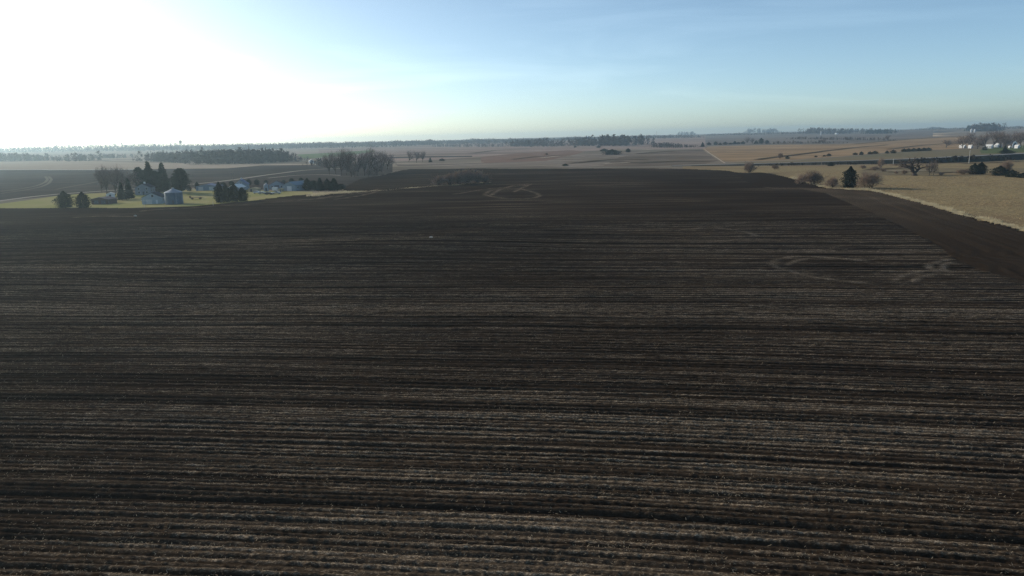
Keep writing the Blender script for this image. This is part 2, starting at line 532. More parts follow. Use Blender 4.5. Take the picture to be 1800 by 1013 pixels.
for lp in loops:
    w_ = smooth_path(poly_w(lp))
    lo = np.min(w_, 0) - 8; hi = np.max(w_, 0) + 8
    s_ = (X > lo[0]) & (X < hi[0]) & (Y > lo[1]) & (Y < hi[1])
    d_ = seg_dist(X[s_], Y[s_], w_)
    dep = float(np.mean([p[1] for p in w_]))
    w2 = .60 + dep * .0016
    trk[s_] = np.maximum(trk[s_], np.exp(-(d_ / w2) ** 2) * (.30 + .90 * vn(X[s_] / 2.2, Y[s_] / 2.2, 31)))
hd = inside(X, Y, head_poly)
edge_line = poly_w([(1461, 333), (1530, 337), (1560, 344), (1620, 360), (1690, 382), (1800, 411), (1900, 440), (2100, 510)])
ed = seg_dist(X[hd], Y[hd], edge_line)
ROW = .76
vr = VV + .10 * (vn(X / 4, VV / .76, 12) - .5)
ridx = np.floor(vr / ROW); ph = vr / ROW - ridx
ra = rnd(ridx, 40)                                            # each row its own character
prof = (0.5 - .5 * np.cos(2 * np.pi * ph)) ** 0.8
near = 1 - sstep(240, 330, VV)
amp = (.09 + .10 * ra) * (.55 + .9 * vn(X / 7, ridx * 3.7, 41))
h = near * (amp * prof + .16 * (rnd(ridx, 43) - .5) * (.6 + .8 * vn(X / 20, ridx * 5.3, 47)))
wheel = (np.mod(ridx, 12) == 3) | (np.mod(ridx, 12) == 4) & (rnd(ridx, 44) > .3) | (rnd(ridx, 45) > .94)
h -= near * np.where(wheel, .16, 0.0)
bands = (vn(X / 90, VV / 2.6, 51) - .5) * .34 + (vn(X / 40, VV / 1.1, 52) - .5) * .16
h += bands * (.35 + .65 * sstep(90, 230, VV)) * (1 - .35 * sstep(350, 700, VV))
h += (.085 * (vn(X / .42, Y / .42, 53) - .5) + .055 * (vn(X / .19, Y / .19, 54) - .5)) * (1 - .6 * sstep(120, 230, VV))
hh = h.copy()
hh[hd] = .24 * (vn(ed / 1.5, (X[hd] + Y[hd]) / 60, 61) - .5) + .03 * (vn(X[hd] / .4, Y[hd] / .4, 62) - .5)
# scalloped turning marks in the near corner of the headland
sc_ = hd & (Y < 175)
hh[sc_] += .05 * np.sin((X[sc_] * .9 + 2.2 * np.sin(Y[sc_] / 3.2)) * 1.6)
h = np.where(hd, hh, h)
grit = vn(X / .5, VV / .16, 64) * .6 + vn(X / 1.3, VV / .3, 65) * .4
res = near * np.clip((prof - .30) * 2.0, 0, 1) * np.clip(.30 + .9 * (rnd(ridx, 46) - .25), 0.08, 1) * (.40 + .8 * vn(X / 3.0, ridx * 2.3, 55)) * np.clip(2.0 * (grit - .10), 0, 1.6)
patch = vn(X / 60 + 3, VV / 26, 56) * .6 + vn(X / 22, VV / 7, 57) * .4
patch = np.clip((patch - .5) * 1.7 + .5, 0, 1)
fine = vn(X / 26, VV / 1.7, 58)
res = res * (.55 + .9 * patch) + (.35 + .65 * (1 - near)) * .50 * np.clip(fine - .45, 0, 1) * 2 * patch + .10 * patch * fine
res = np.where(wheel, res * .25, res)
fine2 = vn(X / 70 + 9, VV / 5.5, 59)
res = res + (1 - near) * .34 * np.clip(fine2 - .52, 0, 1) * 2 * patch
res *= 1 - .45 * sstep(140, 330, VV)
res = np.where(hd, .04 + .34 * sstep(170, 330, Y) * (.4 + .6 * vn(X / 12, Y / 12, 63)), res)
slope_shade = inside(X, Y, poly_w([(1290, 304), (1336, 303.5), (1386, 313), (1442, 331), (1461, 333), (1412, 331.2), (1363, 331), (1338, 328), (1310, 320)]))
res = np.where(slope_shade, .02, res)  # shade of the falling far slope, painted by leaving the straw out
for ov in ([(1385, 470), (1395, 462.5), (1420, 459.5), (1500, 463), (1550, 474), (1530, 487), (1480, 491), (1430, 484)], [(1598, 497), (1615, 490), (1660, 489), (1700, 494), (1660, 500)], [(1460, 441), (1500, 434), (1545, 440), (1540, 448), (1490, 449)],
           [(870, 345), (880, 340), (905, 338), (930, 341), (936, 345), (905, 348)]):
    res = np.where(inside(X, Y, poly_w(ov)), res * .6, res)
dark = (seg_dist(X, Y, poly_w([(-300, 377), (0, 370), (250, 370), (330, 367)])) < 15) & (X < -120)
res = np.where(dark, 0, res)
res = np.clip(np.maximum(res, trk * np.where(VV < 230, .95, .62)), 0, 1)
h += trk * .05
Z = H(X, Y) + .42 + h
nv, nt = X.shape
cx = X[:-1, :-1]; cy = Y[:-1, :-1]
keep = inside(cx + 2.2 * (vn(cx / 2.1, cy / 2.1, 91) - .5) + 1.2 * (vn(cx / .8, cy / .8, 92) - .5), cy, field_poly) & (cy > 14) & (cy < 735)
ii = (np.arange(nv - 1)[:, None] * nt + np.arange(nt - 1)[None, :])
q = ii[keep]
quads = np.column_stack([q, q + 1, q + nt + 1, q + nt])
used, inv = np.unique(quads, return_inverse=True)
P3 = np.column_stack([X.ravel(), Y.ravel(), Z.ravel()])[used]
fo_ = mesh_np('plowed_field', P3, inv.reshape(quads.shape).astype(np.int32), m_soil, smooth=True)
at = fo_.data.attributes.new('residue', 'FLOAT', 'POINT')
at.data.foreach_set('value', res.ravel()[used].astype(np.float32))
tag(fo_, kind='structure')
del VV, TT

# chopped stalks lying on the near rows
m_straw = mat('straw', (.42, .35, .25), (.30, .24, .17), 2.0, trans=.25)
def sticks(n):
    v = 26 + 125 * rng.random(n) ** 1.35
    row = np.floor(v / ROW)
    ok = (rnd(row, 46) > .34) | (rng.random(n) < .35)
    v = (row + .5 + .26 * rng.standard_normal(n)) * ROW
    x = (rng.random(n) * 1.7 - .85) * (v + 10)
    dens = vn(x / 3.0, row * 2.3, 55)
    ok &= dens > rng.random(n) * .9
    v, x = v[ok], x[ok]
    y = v - g_row(x) + wob(x, v)
    m_ = ~inside(x, y, head_poly)
    x, y = x[m_], y[m_]
    n = len(x)
    a = rng.random(n) * 2 * np.pi
    tilt = np.abs(rng.standard_normal(n)) * .35
    ln = .025 + .11 * rng.random(n) ** 2
    w = .012 + .016 * rng.random(n)
    d = np.column_stack([np.cos(a) * np.cos(tilt), np.sin(a) * np.cos(tilt), np.sin(tilt)]) * ln[:, None]
    s = np.column_stack([-np.sin(a), np.cos(a), np.zeros(n)]) * w[:, None]
    c = np.column_stack([x, y, H(x, y) + .42 + .15 + .05 * rng.random(n)])
    V = np.stack([c - d - s, c - d + s, c + d + s * .6 + [0, 0, .004], c + d - s * .6], 1).reshape(-1, 3)
    return V, np.arange(4 * n).reshape(n, 4)
V, Fq = sticks(110000)
tag(mesh_np('crop_residue', V, Fq, m_straw), 'pale chopped stalks lying along the tilled soil rows', 'crop residue', kind='stuff')

# ------------------------------------------------------------------ tracks, roads
m_gravel = mat('gravel', (.36, .32, .27), (.29, .26, .22), .6)
m_asph = mat('asphalt', (.17, .17, .17), (.13, .13, .13), .5)
m_white = mat('white_paint', (.75, .75, .72), None, 2.0)
def ribbon(name, path, width, material, lift=.10, world_pts=None, kind='structure', sub=None):
    W = [np.array(p) for p in (world_pts if world_pts is not None else poly_w(path))]
    P = []
    for a, b in zip(W[:-1], W[1:]):
        k = max(1, int(np.hypot(*(b - a)) / 8.0))
        for q_ in range(k):
            P.append(a + (b - a) * q_ / k)
    P.append(W[-1])
    P = np.array(P)
    for _ in range(3):
        P[1:-1] = .25 * P[:-2] + .5 * P[1:-1] + .25 * P[2:]
    T = np.gradient(P, axis=0); T /= np.linalg.norm(T, axis=1)[:, None] + 1e-9
    N = np.column_stack([-T[:, 1], T[:, 0]])
    vv = []
    for s_ in (-.5, 0, .5):
        Q = P + N * width * s_
        vv.append(np.column_stack([Q, H(Q[:, 0], Q[:, 1]) + lift * (1 if s_ == 0 else .8)]))
    n = len(P)
    V_ = np.concatenate(vv)
    fs = []
    for i in range(n - 1):
        for b_ in range(2):
            fs.append((b_ * n + i, b_ * n + i + 1, (b_ + 1) * n + i + 1, (b_ + 1) * n + i))
    o = mesh_np(name, V_, fs, material, smooth=True)
    return tag(o, kind=kind)
ribbon('gravel_road', [(-400, 400), (-150, 372), (0, 354.5), (60, 346), (120, 340.5), (190, 336.5), (260, 331), (337, 325), (376, 321), (420, 315.5), (467, 308.5), (524, 301), (553, 298.5), (600, 296.5)], 6.0, m_gravel, .35)
ribbon('county_road', [(-400, 303), (0, 299), (180, 299.2), (260, 298.4)], 8.5, mat('pale_road', (.62, .60, .57), None, .5), .6)
ribbon('farm_lane', [(470, 314), (520, 308.5), (560, 307.5), (600, 309)], 4.0, m_gravel, .35)
m_trk = mat('track_soil', (.17, .145, .12), (.13, .11, .09), .5)
for lp in ([(0, 341), (40, 336), (70, 330), (86, 323), (91, 316), (86, 311)], [(0, 337.5), (40, 332.5), (66, 327), (80, 321), (84, 316), (80, 311)], [(98, 334), (140, 326), (178, 319)], [(-60, 308), (80, 306), (170, 305.5)], [(60, 310.5), (110, 308), (165, 306)]):
    ribbon('tractor_track', lp, 2.6, m_trk, .35)
m_terr = mat('terrace_grass', (.10, .08, .05), (.075, .06, .038), .1)
m_path = mat('dirt_path', (.50, .41, .31), (.42, .34, .26), .3)
for w_, pth in ((10, [(1330, 281), (1400, 272.5), (1450, 266), (1500, 260), (1560, 255)]), (8, [(1260, 267), (1340, 263.5), (1430, 263), (1480, 262)]), (9, [(1560, 263), (1620, 256), (1690, 250)]), (12, [(1500, 253.4), (1580, 246.6), (1690, 239.5)])):
    ribbon('terrace', pth, w_, m_terr, .6)
for w_, pth in ((7, [(900, 281), (940, 276), (1000, 273)]), (9, [(1030, 284), (1090, 280), (1140, 281.5)]), (8, [(1120, 288), (1180, 284), (1250, 285)]), (10, [(1000, 287.5), (1060, 283.5), (1100, 284)]), (14, [(830, 270), (870, 265), (930, 262)]), (14, [(1120, 270.5), (1180, 266), (1232, 264.5)])):
    ribbon('terrace', pth, w_, m_terr, .6)
for w_, pth in ((1.7, [(1237, 262), (1250, 272), (1269, 284.5), (1275, 288)]), (9, [(950, 278.5), (985, 275), (1030, 275.5)]), (9, [(1075, 266), (1130, 264.5), (1150, 263)]), (7, [(1060, 289), (1105, 286.5)]), (6, [(700, 288.5), (760, 289.5), (850, 286)])):
    ribbon('dirt_path', pth, w_, m_path, .6)
m_mud = mat('creek_mud', (.075, .062, .045), (.05, .042, .033), .2)
for w_, pth in ((4, [(1640, 304.5), (1680, 303), (1725, 301.5)]), (3.5, [(1525, 299), (1560, 296.5), (1610, 295.5)]), (3, [(1560, 303.5), (1600, 302), (1640, 303)]), (5, [(1690, 288.5), (1750, 286.5), (1800, 283.5)])):
    ribbon('creek', pth, w_, m_mud, .3)
ribbon('dirt_path', [(1555, 301), (1600, 299.5), (1650, 300.5)], 4, m_path, .25)
ribbon('field_track', [(1000, 296.4), (1140, 294.3), (1215, 292.5)], 5.0, m_gravel, .4)

# highway on its embankment
em_px = [(1180, 292.6), (1300, 291.5), (1440, 290), (1582, 288), (1700, 286), (1800, 281), (1950, 273), (2150, 262)]
em_h = [0.4, 1.2, 2.0, 3.2, 4.4, 4.6, 4.6, 4.6]
em_w = [np.array(ground(*p)) for p in em_px]
def embank():
    P = []; HH = []
    for (a, b, h0, h1) in zip(em_w[:-1], em_w[1:], em_h[:-1], em_h[1:]):
        k = max(2, int(np.hypot(*(b - a)) / 12))
        for q_ in range(k):
            P.append(a + (b - a) * q_ / k); HH.append(h0 + (h1 - h0) * q_ / k)
    P.append(em_w[-1]); HH.append(em_h[-1])
    P = np.array(P); HH = np.array(HH)
    for _ in range(6):
        P[1:-1] = .25 * P[:-2] + .5 * P[1:-1] + .25 * P[2:]
    T = np.gradient(P, axis=0); T /= np.linalg.norm(T, axis=1)[:, None]
    N = np.column_stack([-T[:, 1], T[:, 0]])                  # away from the drone
    def sheet(offs, hts):
        vv = []
        for o_, h_ in zip(offs, hts):
            Q = P + N * np.asarray(o_)[:, None]
            vv.append(np.column_stack([Q, H(P[:, 0], P[:, 1]) + h_]))
        n = len(P); fs = []
        for b_ in range(len(offs) - 1):
            for i in range(n - 1):
                fs.append((b_ * n + i, b_ * n + i + 1, (b_ + 1) * n + i + 1, (b_ + 1) * n + i))
        return np.concatenate(vv), fs
    one = np.ones(len(P))
    base = 1.9 * HH
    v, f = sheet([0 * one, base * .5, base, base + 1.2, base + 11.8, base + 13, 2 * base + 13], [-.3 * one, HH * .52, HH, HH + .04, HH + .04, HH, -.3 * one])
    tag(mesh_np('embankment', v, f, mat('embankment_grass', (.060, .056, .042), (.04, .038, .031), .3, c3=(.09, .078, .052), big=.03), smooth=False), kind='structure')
    v, f = sheet([base + 2.2, base + 10.8], [HH + .09, HH + .09])
    tag(mesh_np('highway', v, f, mat('grey_asphalt', (.30, .30, .30), (.25, .25, .25), .3)), kind='structure')
    return P, N, HH
EP, EN, EH = embank()

# ------------------------------------------------------------------ plants
m_bark = mat('grey_bark', (.085, .07, .06), (.055, .046, .04), 3.0)
m_twig = mat('bare_twigs', (.215, .168, .148), (.145, .115, .102), 1.5, rnd_amt=.2)
m_twig2 = mat('brushy_twigs', (.33, .24, .18), (.23, .17, .125), 1.5, rnd_amt=.2)
m_needle = mat('dark_needles', (.030, .048, .030), (.016, .028, .019), 1.2, trans=.12, rnd_amt=.25)
m_cedar = mat('cedar_needles', (.038, .045, .026), (.020, .026, .017), 1.2, trans=.12, rnd_amt=.25)
m_wood_far = mat('winter_wood', (.10, .082, .074), (.065, .056, .052), .08)
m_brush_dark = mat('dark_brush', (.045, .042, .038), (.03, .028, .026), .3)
m_wood_dark = mat('evergreen_wood', (.036, .048, .036), (.024, .032, .026), .08)

def rot_about(d, axis, a):
    return Matrix.Rotation(a, 3, axis) @ d

def bare_mesh(seed, h=10.0, trunk_h=.22, spread=.62, limbs=5, stems=1, r0=.20, twig_n=7, gnarl=.22, twl=1.5, droop=0.0):
    R = random.Random(seed)
    tk = MB(); tw_v = []; tw_f = []
    def twig(p, d, ln, w):
        s = d.orthogonal().normalized()
        s = rot_about(s, d, R.random() * 6.28) * w
        n = len(tw_v)
        q_ = p + d * ln * .55 + Vector((R.gauss(0, .06), R.gauss(0, .06), R.gauss(0, .06))) * ln
        tw_v.extend([tuple(p - s), tuple(p + s), tuple(q_ + s * .7), tuple(q_ - s * .7), tuple(p + d * ln + Vector((0, 0, .06 * ln)))])
        tw_f.append((n, n + 1, n + 2, n + 3)); tw_f.append((n + 3, n + 2, n + 4))
    def branch(p, d, ln, r_, lev):
        k = 4 if lev < 2 else 3
        pts = [p]; dd = d.copy()
        for i in range(k):
            dd = (dd + Vector((R.gauss(0, gnarl), R.gauss(0, gnarl), R.gauss(0, gnarl * .6) + .06 - droop * lev))).normalized()
            pts.append(pts[-1] + dd * ln / k)
        rad = [r_ * (1 - .6 * i / k) for i in range(k + 1)]
        tk.tube(pts, rad, 6 if lev == 0 else (5 if lev == 1 else 3))
        if lev < 2:
            nb = limbs if lev == 0 else 5
            for i in range(nb):
                t = (.35 + .65 * (i + R.random()) / nb) if lev else (.55 + .45 * i / nb)
                j = min(k - 1, int(t * k)); pp = pts[j].lerp(pts[j + 1], t * k - j if t * k - j <= 1 else 1)
                ax = dd.orthogonal().normalized(); ax = rot_about(ax, dd, i * 2.4 + R.random())
                nd = rot_about(dd, ax, spread * (.75 + .6 * R.random()))
                branch(pp, nd, ln * ((.62 + .25 * R.random()) if lev else (.9 + .4 * R.random()) * (1 / max(trunk_h, .12)) * .30), r_ * (.55 if lev else .6), lev + 1)
            if lev == 0:
                branch(pts[-1], dd, ln / max(trunk_h, .12) * .36, r_ * .55, 1)
        if lev == 1 or lev == 2:
            n_t = twig_n if lev == 2 else 3
            for i in range(n_t):
                t = .25 + .75 * R.random()
                j = min(k - 1, int(t * k)); pp = pts[j].lerp(pts[j + 1], t * k - j)
                ax = rot_about(dd.orthogonal().normalized(), dd, R.random() * 6.28)
                nd = rot_about(dd, ax, .5 + .6 * R.random())
                tl = twl * (.5 + .7 * R.random())
                twig(pp, nd, tl, .028)
                for _ in range(5):
                    ax2 = rot_about(nd.orthogonal().normalized(), nd, R.random() * 6.28)
                    twig(pp + nd * tl * R.random() * .9, rot_about(nd, ax2, .4 + .6 * R.random()), tl * (.35 + .5 * R.random()), .021)
    for s_ in range(stems):
        if stems == 1:
            branch(Vector((0, 0, -.15)), Vector((R.gauss(0, .05), R.gauss(0, .05), 1)).normalized(), h * trunk_h, r0, 0)
        else:
            a = 6.28 * s_ / stems + R.random(); lean = .12 + .5 * R.random()
            branch(Vector((.35 * math.cos(a), .35 * math.sin(a), -.12)), Vector((math.cos(a) * lean, math.sin(a) * lean, 1)).normalized(), h * trunk_h, r0, 0)
    return tk, tw_v, tw_f

def conifer_mesh(seed, h=10.0, w=5.0, shape='spruce', n=1500, leaf=.42):
    R = random.Random(seed)
    tk = MB(); tk.tube([(0, 0, -.15), (0, 0, h * .5), (0.02, 0, h * .93)], [.17, .11, .03], 7)
    vs_ = []; fs_ = []
    # clumps: boughs that stick out and droop
    for i in range(n):
        u = R.random()
        if shape == 'spruce':
            z = .05 + .95 * (1 - math.sqrt(1 - u * .999)) ; prof = (1 - z) ** .85
        elif shape == 'cedar':
            z = .03 + .97 * u; prof = (math.sin(math.pi * min(1, z * .78 + .18)) ** .8) * (1.0 if z < .8 else (1 - z) / .2 * .9 + .1)
        else:
            z = .16 + .84 * u; prof = math.sqrt(max(0, 1 - ((z - .58) / .43) ** 2))
        ring = int(z * 13); a0 = R.random() * 6.283
        lob = .78 + .30 * math.sin(a0 * 5 + ring * 2.1 + seed) * .6 + .18 * math.sin(a0 * 3 - ring * 1.3)
        rr = w * .5 * prof * lob * (R.random() ** .42) * (1 + .15 * R.gauss(0, 1))
        zz = z * h - .10 * rr + R.gauss(0, .08)
        c = Vector((math.cos(a0) * rr, math.sin(a0) * rr, max(.12, zz)))
        out = Vector((math.cos(a0), math.sin(a0), -.15 if shape == 'spruce' else .5)).normalized()
        out = (out + Vector((R.gauss(0, .45), R.gauss(0, .45), R.gauss(0, .45)))).normalized()
        s = rot_about(out.orthogonal().normalized(), out, R.random() * 6.28)
        l_ = leaf * (.6 + .8 * R.random())
        k = len(vs_)
        vs_ += [tuple(c - s * l_ * .42), tuple(c + out * l_ * .5 - s * l_ * .30), tuple(c + out * l_), tuple(c + out * l_ * .5 + s * l_ * .30), tuple(c + s * l_ * .42)]
        fs_ += [(k, k + 1, k + 2, k + 3, k + 4)]
    return tk, vs_, fs_

LIB = {}
def add_kind(key, tk, v, f, m_t, m_c, names):
    # the meshes only; things are placed from them below
    a = tk.build(names[0], m_t); b_ = mesh_np(names[1], v, f, m_c)
    hh_ = np.percentile(np.array(v)[:, 2], 99.7); ww = 2 * np.percentile(np.hypot(np.array(v)[:, 0], np.array(v)[:, 1]), 97)
    LIB[key] = (a.data, b_.data, hh_, ww, names)
    bpy.data.objects.remove(a); bpy.data.objects.remove(b_)
for i in range(5):
    tk, v, f = bare_mesh(11 + i, 12.0, .20, .64, 6, 1, .26, 10, .20, 1.9)
    add_kind(f'bare{i}', tk, v, f, m_bark, m_twig, ('trunk', 'crown'))
tk, v, f = bare_mesh(74, 10.0, .22, .72, 4, 1, .62, 7, .30, 1.1, 0.0); add_kind('gnarled', tk, v, f, m_bark, m_twig, ('trunk', 'crown'))
for i in range(3):
    tk, v, f = bare_mesh(41 + i, 6.0, .16, .55, 4, 6, .08, 5, .22, 1.3)
    add_kind(f'brush{i}', tk, v, f, m_bark, m_twig2, ('stem', 'crown'))
for i in range(3):
    add_kind(f'spruce{i}', *conifer_mesh(5 + i, 12, 5.2, 'spruce', 5200, .40), m_bark, m_needle, ('trunk', 'crown'))
    add_kind(f'cedar{i}', *conifer_mesh(15 + i, 8, 5.6, 'cedar', 5200, .30), m_bark, m_cedar, ('trunk', 'crown'))
for i in range(2):
    add_kind(f'round{i}', *conifer_mesh(25 + i, 10, 7.5, 'round', 5600, .38), m_bark, m_needle, ('trunk', 'crown'))
    add_kind(f'shrub{i}', *conifer_mesh(35 + i, 4, 6, 'cedar', 2800, .26), m_bark, m_cedar, ('stem', 'crown'))
NVAR = {'bare': 5, 'gnarled': 1, 'brush': 3, 'spruce': 3, 'cedar': 3, 'round': 2, 'shrub': 2}
_cnt = {}
def plant(kind, px, py, hpx, wpx, label, group=None, name=None, cat=None):
    """one plant: base at the place seen at (px, py), hpx tall and wpx wide as the photo measures it there"""
    x, y, z, mp_ = spot(px, py)
    i = _cnt.get(kind, 0); _cnt[kind] = i + 1
    key = kind if NVAR[kind] == 1 else f'{kind}{i % NVAR[kind]}'
    d0, d1, hh_, ww, names = LIB[key]
    sz = hpx * mp_ / hh_; sw = wpx * mp_ / ww
    if name is None:
        name = {'bare': 'bare_tree', 'gnarled': 'gnarled_tree', 'brush': 'bare_shrub', 'spruce': 'spruce_tree', 'cedar': 'cedar_tree', 'round': 'evergreen_tree', 'shrub': 'evergreen_shrub'}[kind]
    if cat is None:
        cat = 'shrub' if kind in ('brush', 'shrub') else 'tree'
    o = empty(name, (x, y, z), random.random() * 6.28, (sw, sw, sz))
    tag(o, label, cat, group)
    for nm_, d in zip(names, (d0, d1)):
        c = bpy.data.objects.new(nm_, d); COL.objects.link(c); c.parent = o
    return o

G = 'trees of the near left farmstead'
plant('cedar', 115, 365.5, 29, 29, 'round dark cedar at the lawn edge, the first one left of the brown shed', G)
plant('cedar', 147, 366, 28, 25, 'dark cedar touching the left end of the brown shed', G)
plant('shrub', 97, 354, 5, 4, 'tiny dark bush on the lawn just left of the round cedar', G)
for p in [(188, 341, 50, 40, 'leaning bare tree at the left end of the clump behind the brown shed'),
          (203, 343, 52, 42, 'tall bare tree in the middle of the clump behind the brown shed'),
          (217, 340, 46, 36, 'bare tree behind the two small spruces'),
          (230, 338, 42, 34, 'bare tree between the small spruces and the tall evergreens'),
          (179, 338, 42, 28, 'slender bare tree at the outer edge of the clump over the tilled field')]:
    plant('bare', *p, G)
plant('spruce', 215, 352, 30, 15, 'small dark spruce right behind the brown shed', G)
plant('spruce', 228, 350, 35, 16, 'dark spruce left of the white house, the taller of a close pair', G)
plant('round', 247, 334, 39, 21, 'broad dark evergreen behind the white farmhouse', G)
plant('spruce', 265, 338, 52, 26, 'tallest dark spruce behind the gabled garage', G)
plant('round', 276, 337, 36, 20, 'low evergreen filling the gap between the two tall spruces', G)
plant('spruce', 289, 338, 50, 25, 'tall pointed spruce behind the grain bin', G)
plant('round', 320, 342, 45, 29, 'round crowned dark evergreen right behind the grain bin', G)
plant('round', 311, 340, 30, 16, 'small evergreen tucked against the round crowned one', G)
plant('shrub', 333, 336, 9, 9, 'dark bush beside the round crowned evergreen', G)
plant('cedar', 347, 333, 13, 9, 'small dark cedar at the left end of the long low barn', G)
G = 'trees of the farmstead with the pale gabled barn'
for p in [(387, 356.5, 36, 19, 'leftmost dark cedar of the clump of four beside the road'),
          (400, 355.5, 30, 16, 'second dark cedar of the clump of four beside the road'),
          (413, 355, 33, 18, 'third dark cedar of the clump of four beside the road'),
          (427, 354, 24, 21, 'short broad cedar at the right end of the clump of four')]:
    plant('cedar', *p, G)
for p in [(393, 331, 10, 10, 'small dark tree behind the clump of four cedars'), (407, 327, 8, 9, 'small dark tree behind the low white roofed house'),
          (438, 328, 12, 10, 'small round tree behind the tan shed'), (452, 327, 11, 10, 'small round tree behind the parked cars'),
          (468, 325, 8, 8, 'small tree behind the tall pale silo'), (499, 323, 6, 7, 'small tree behind the dark roofed barn')]:
    plant('round', *p, G)
for i, (a, b, c, d) in enumerate([(513, 323, 9, 9), (530, 325, 12, 9), (541, 334.5, 21, 16), (553, 335, 17, 18), (563, 335.5, 22, 17), (576, 334.5, 20, 15), (588, 335, 21, 20), (600, 335, 11, 17)]):
    od = ['small tree rising behind the ridge of the pale gabled barn', 'dark tree at the back right corner of the pale gabled barn', 'first dark evergreen of the row beside the pale gabled barn', 'second dark evergreen of the row beside the pale gabled barn',
          'third dark evergreen of the row beside the pale gabled barn', 'fourth dark evergreen of the row beside the pale gabled barn', 'broad pointed evergreen near the far end of the row by the barn', 'lowest evergreen at the far end of the row by the barn'][i]
    plant(('round', 'round', 'cedar', 'round', 'spruce', 'cedar', 'spruce', 'round')[i], a, b, c, d, od, G)

# the grove of tall bare trees
G = 'tall bare trees of the grove in the hollow'
lab = ['greenish bare tree at the left end of the grove', 'slim bare tree second from the left end of the grove', 'bare tree left of the grove centre, before the tan strip', 'tall bare tree left of the gap in the grove skyline',
       'wide bare tree left of the gap in the grove skyline', 'bare tree standing in the gap of the grove skyline', 'tall bare tree just right of the gap in the grove skyline', 'tallest bare tree of the grove', 'bare tree beside the tallest of the grove',
       'bare tree near the right end of the grove', 'leaning bare tree at the right end of the grove', 'low bare tree in front of the grove', 'pale low thicket tree at the foot of the grove', 'short bare tree at the right foot of the grove']
grove = [(580, 308, 38, 20), (590, 306, 38, 22), (600, 309, 44, 24), (609, 308, 45, 24), (618, 311, 46, 26), (629, 310, 42, 24), (641, 309, 44, 24), (650, 306, 44, 26), (660, 305, 40, 26), (671, 303, 36, 24), (681, 298, 28, 22), (623, 312, 26, 20), (648, 312, 18, 18), (663, 308, 22, 20)]
for p, l_ in zip(grove, lab):
    plant('bare', p[0], p[1], p[2] * 1.06, p[3] * 1.35, l_, G)
G = 'bare trees on the slope right of the grove'
plant('bare', 719, 285, 21, 18, 'bare tree on the slope, left one of a pair right of the grove', G)
plant('bare', 732, 286, 21, 19, 'bare tree on the slope, middle of a group right of the grove', G)
plant('bare', 743, 285, 20, 17, 'bare tree on the slope, nearest the lone small conifer', G)
plant('spruce', 756.5, 285.5, 8, 6, 'lone small dark conifer on the pale slope beside bare trees')
plant('shrub', 777, 283, 4, 12, 'low russet bush on the pale slope right of the lone conifer')

# brush on the grass strip
G = 'bare shrubs on the grass strip in the tilled field'
for p in [(772, 327.5, 19, 26, 'low pale shrub at the left end of the brush clump'), (790, 326.5, 22, 28, 'pale shrub left of the darkest shrub in the brush clump'), (806, 325.5, 25, 28, 'dark bare shrub in the middle of the brush clump'),
          (821, 324.5, 27, 36, 'largest and darkest shrub of the brush clump'), (839, 323.5, 23, 28, 'shrub right of the darkest one in the brush clump'), (853, 322.5, 17, 22, 'last thin shrub at the right end of the brush clump')]:
    plant('brush', *p, G)

# right pasture
plant('brush', 1318, 305, 21, 26, 'lone bare bush on the ridge at the far corner of the tilled field')
plant('brush', 1362, 298, 8, 14, 'small dark bush beside the embankment, right of the lone ridge bush')
plant('brush', 1412, 325, 20, 26, 'purplish bare shrub left half of the clump at the field edge')
plant('brush', 1430, 327, 28, 36, 'large bare shrub of the clump at the field edge')
plant('brush', 1463, 331, 20, 24, 'low thin bare shrub between the large shrub and the dark cedar')
plant('cedar', 1493, 330.5, 37, 27, 'tall dark cedar at the corner of field and pasture')
plant('bare', 1520, 332, 31, 26, 'bare tree directly right of the tall dark cedar', name='bare_tree')
plant('brush', 1531, 332.5, 30, 40, 'spreading many stemmed bare tree, right of the tall dark cedar', cat='tree')
plant('gnarled', 1607.5, 309, 34, 74, 'big gnarled oak with crooked bare limbs by the creek')
plant('bare', 1633, 309, 25, 18, 'small bare tree next to the big gnarled oak')
plant('bare', 1641, 308, 28, 20, 'outer bare tree of the pair right of the gnarled oak')
plant('shrub', 1712, 306.5, 19, 22, 'dark evergreen shrub, left half of the pair in the pasture')
plant('cedar', 1724, 306.5, 21, 19, 'dark upright cedar bush, right half of the pair in the pasture')
plant('brush', 1693, 307, 10, 24, 'low grey brush left of the two dark evergreens in the pasture')
plant('shrub', 1757, 309, 17, 30, 'broad dark shrub at the right side of the pasture')
plant('brush', 1768, 306, 24, 26, 'thin bare bush rising behind the broad dark pasture shrub')
plant('shrub', 1779, 312, 13, 24, 'low dark shrub right of the broad pasture shrub')
plant('shrub', 1798, 313, 9, 22, 'lowest dark shrub where the pasture leaves the picture')
G = 'brush along the creek'
for p in [(1548, 297, 20, 14, 'thin bare tree by the slim pole at the creek'), (1538, 300, 8, 16, 'dark red creek bush near the slim pole'), (1552, 302, 6, 14, 'low dark creek bush in front of the slim pole'),
          (1516, 297, 7, 12, 'small creek bush near the bend behind the tall cedar'), (1575, 306, 5, 8, 'small dark clump left of the gnarled oak'), (1590, 307, 8, 12, 'low brush at the left foot of the gnarled oak'), (1655, 309, 6, 10, 'short brush right of the pair of bare trees')]:
    plant('brush', *p, G)
plant('shrub', 1460, 292, 7, 13, 'dark round bush at the foot of the embankment')
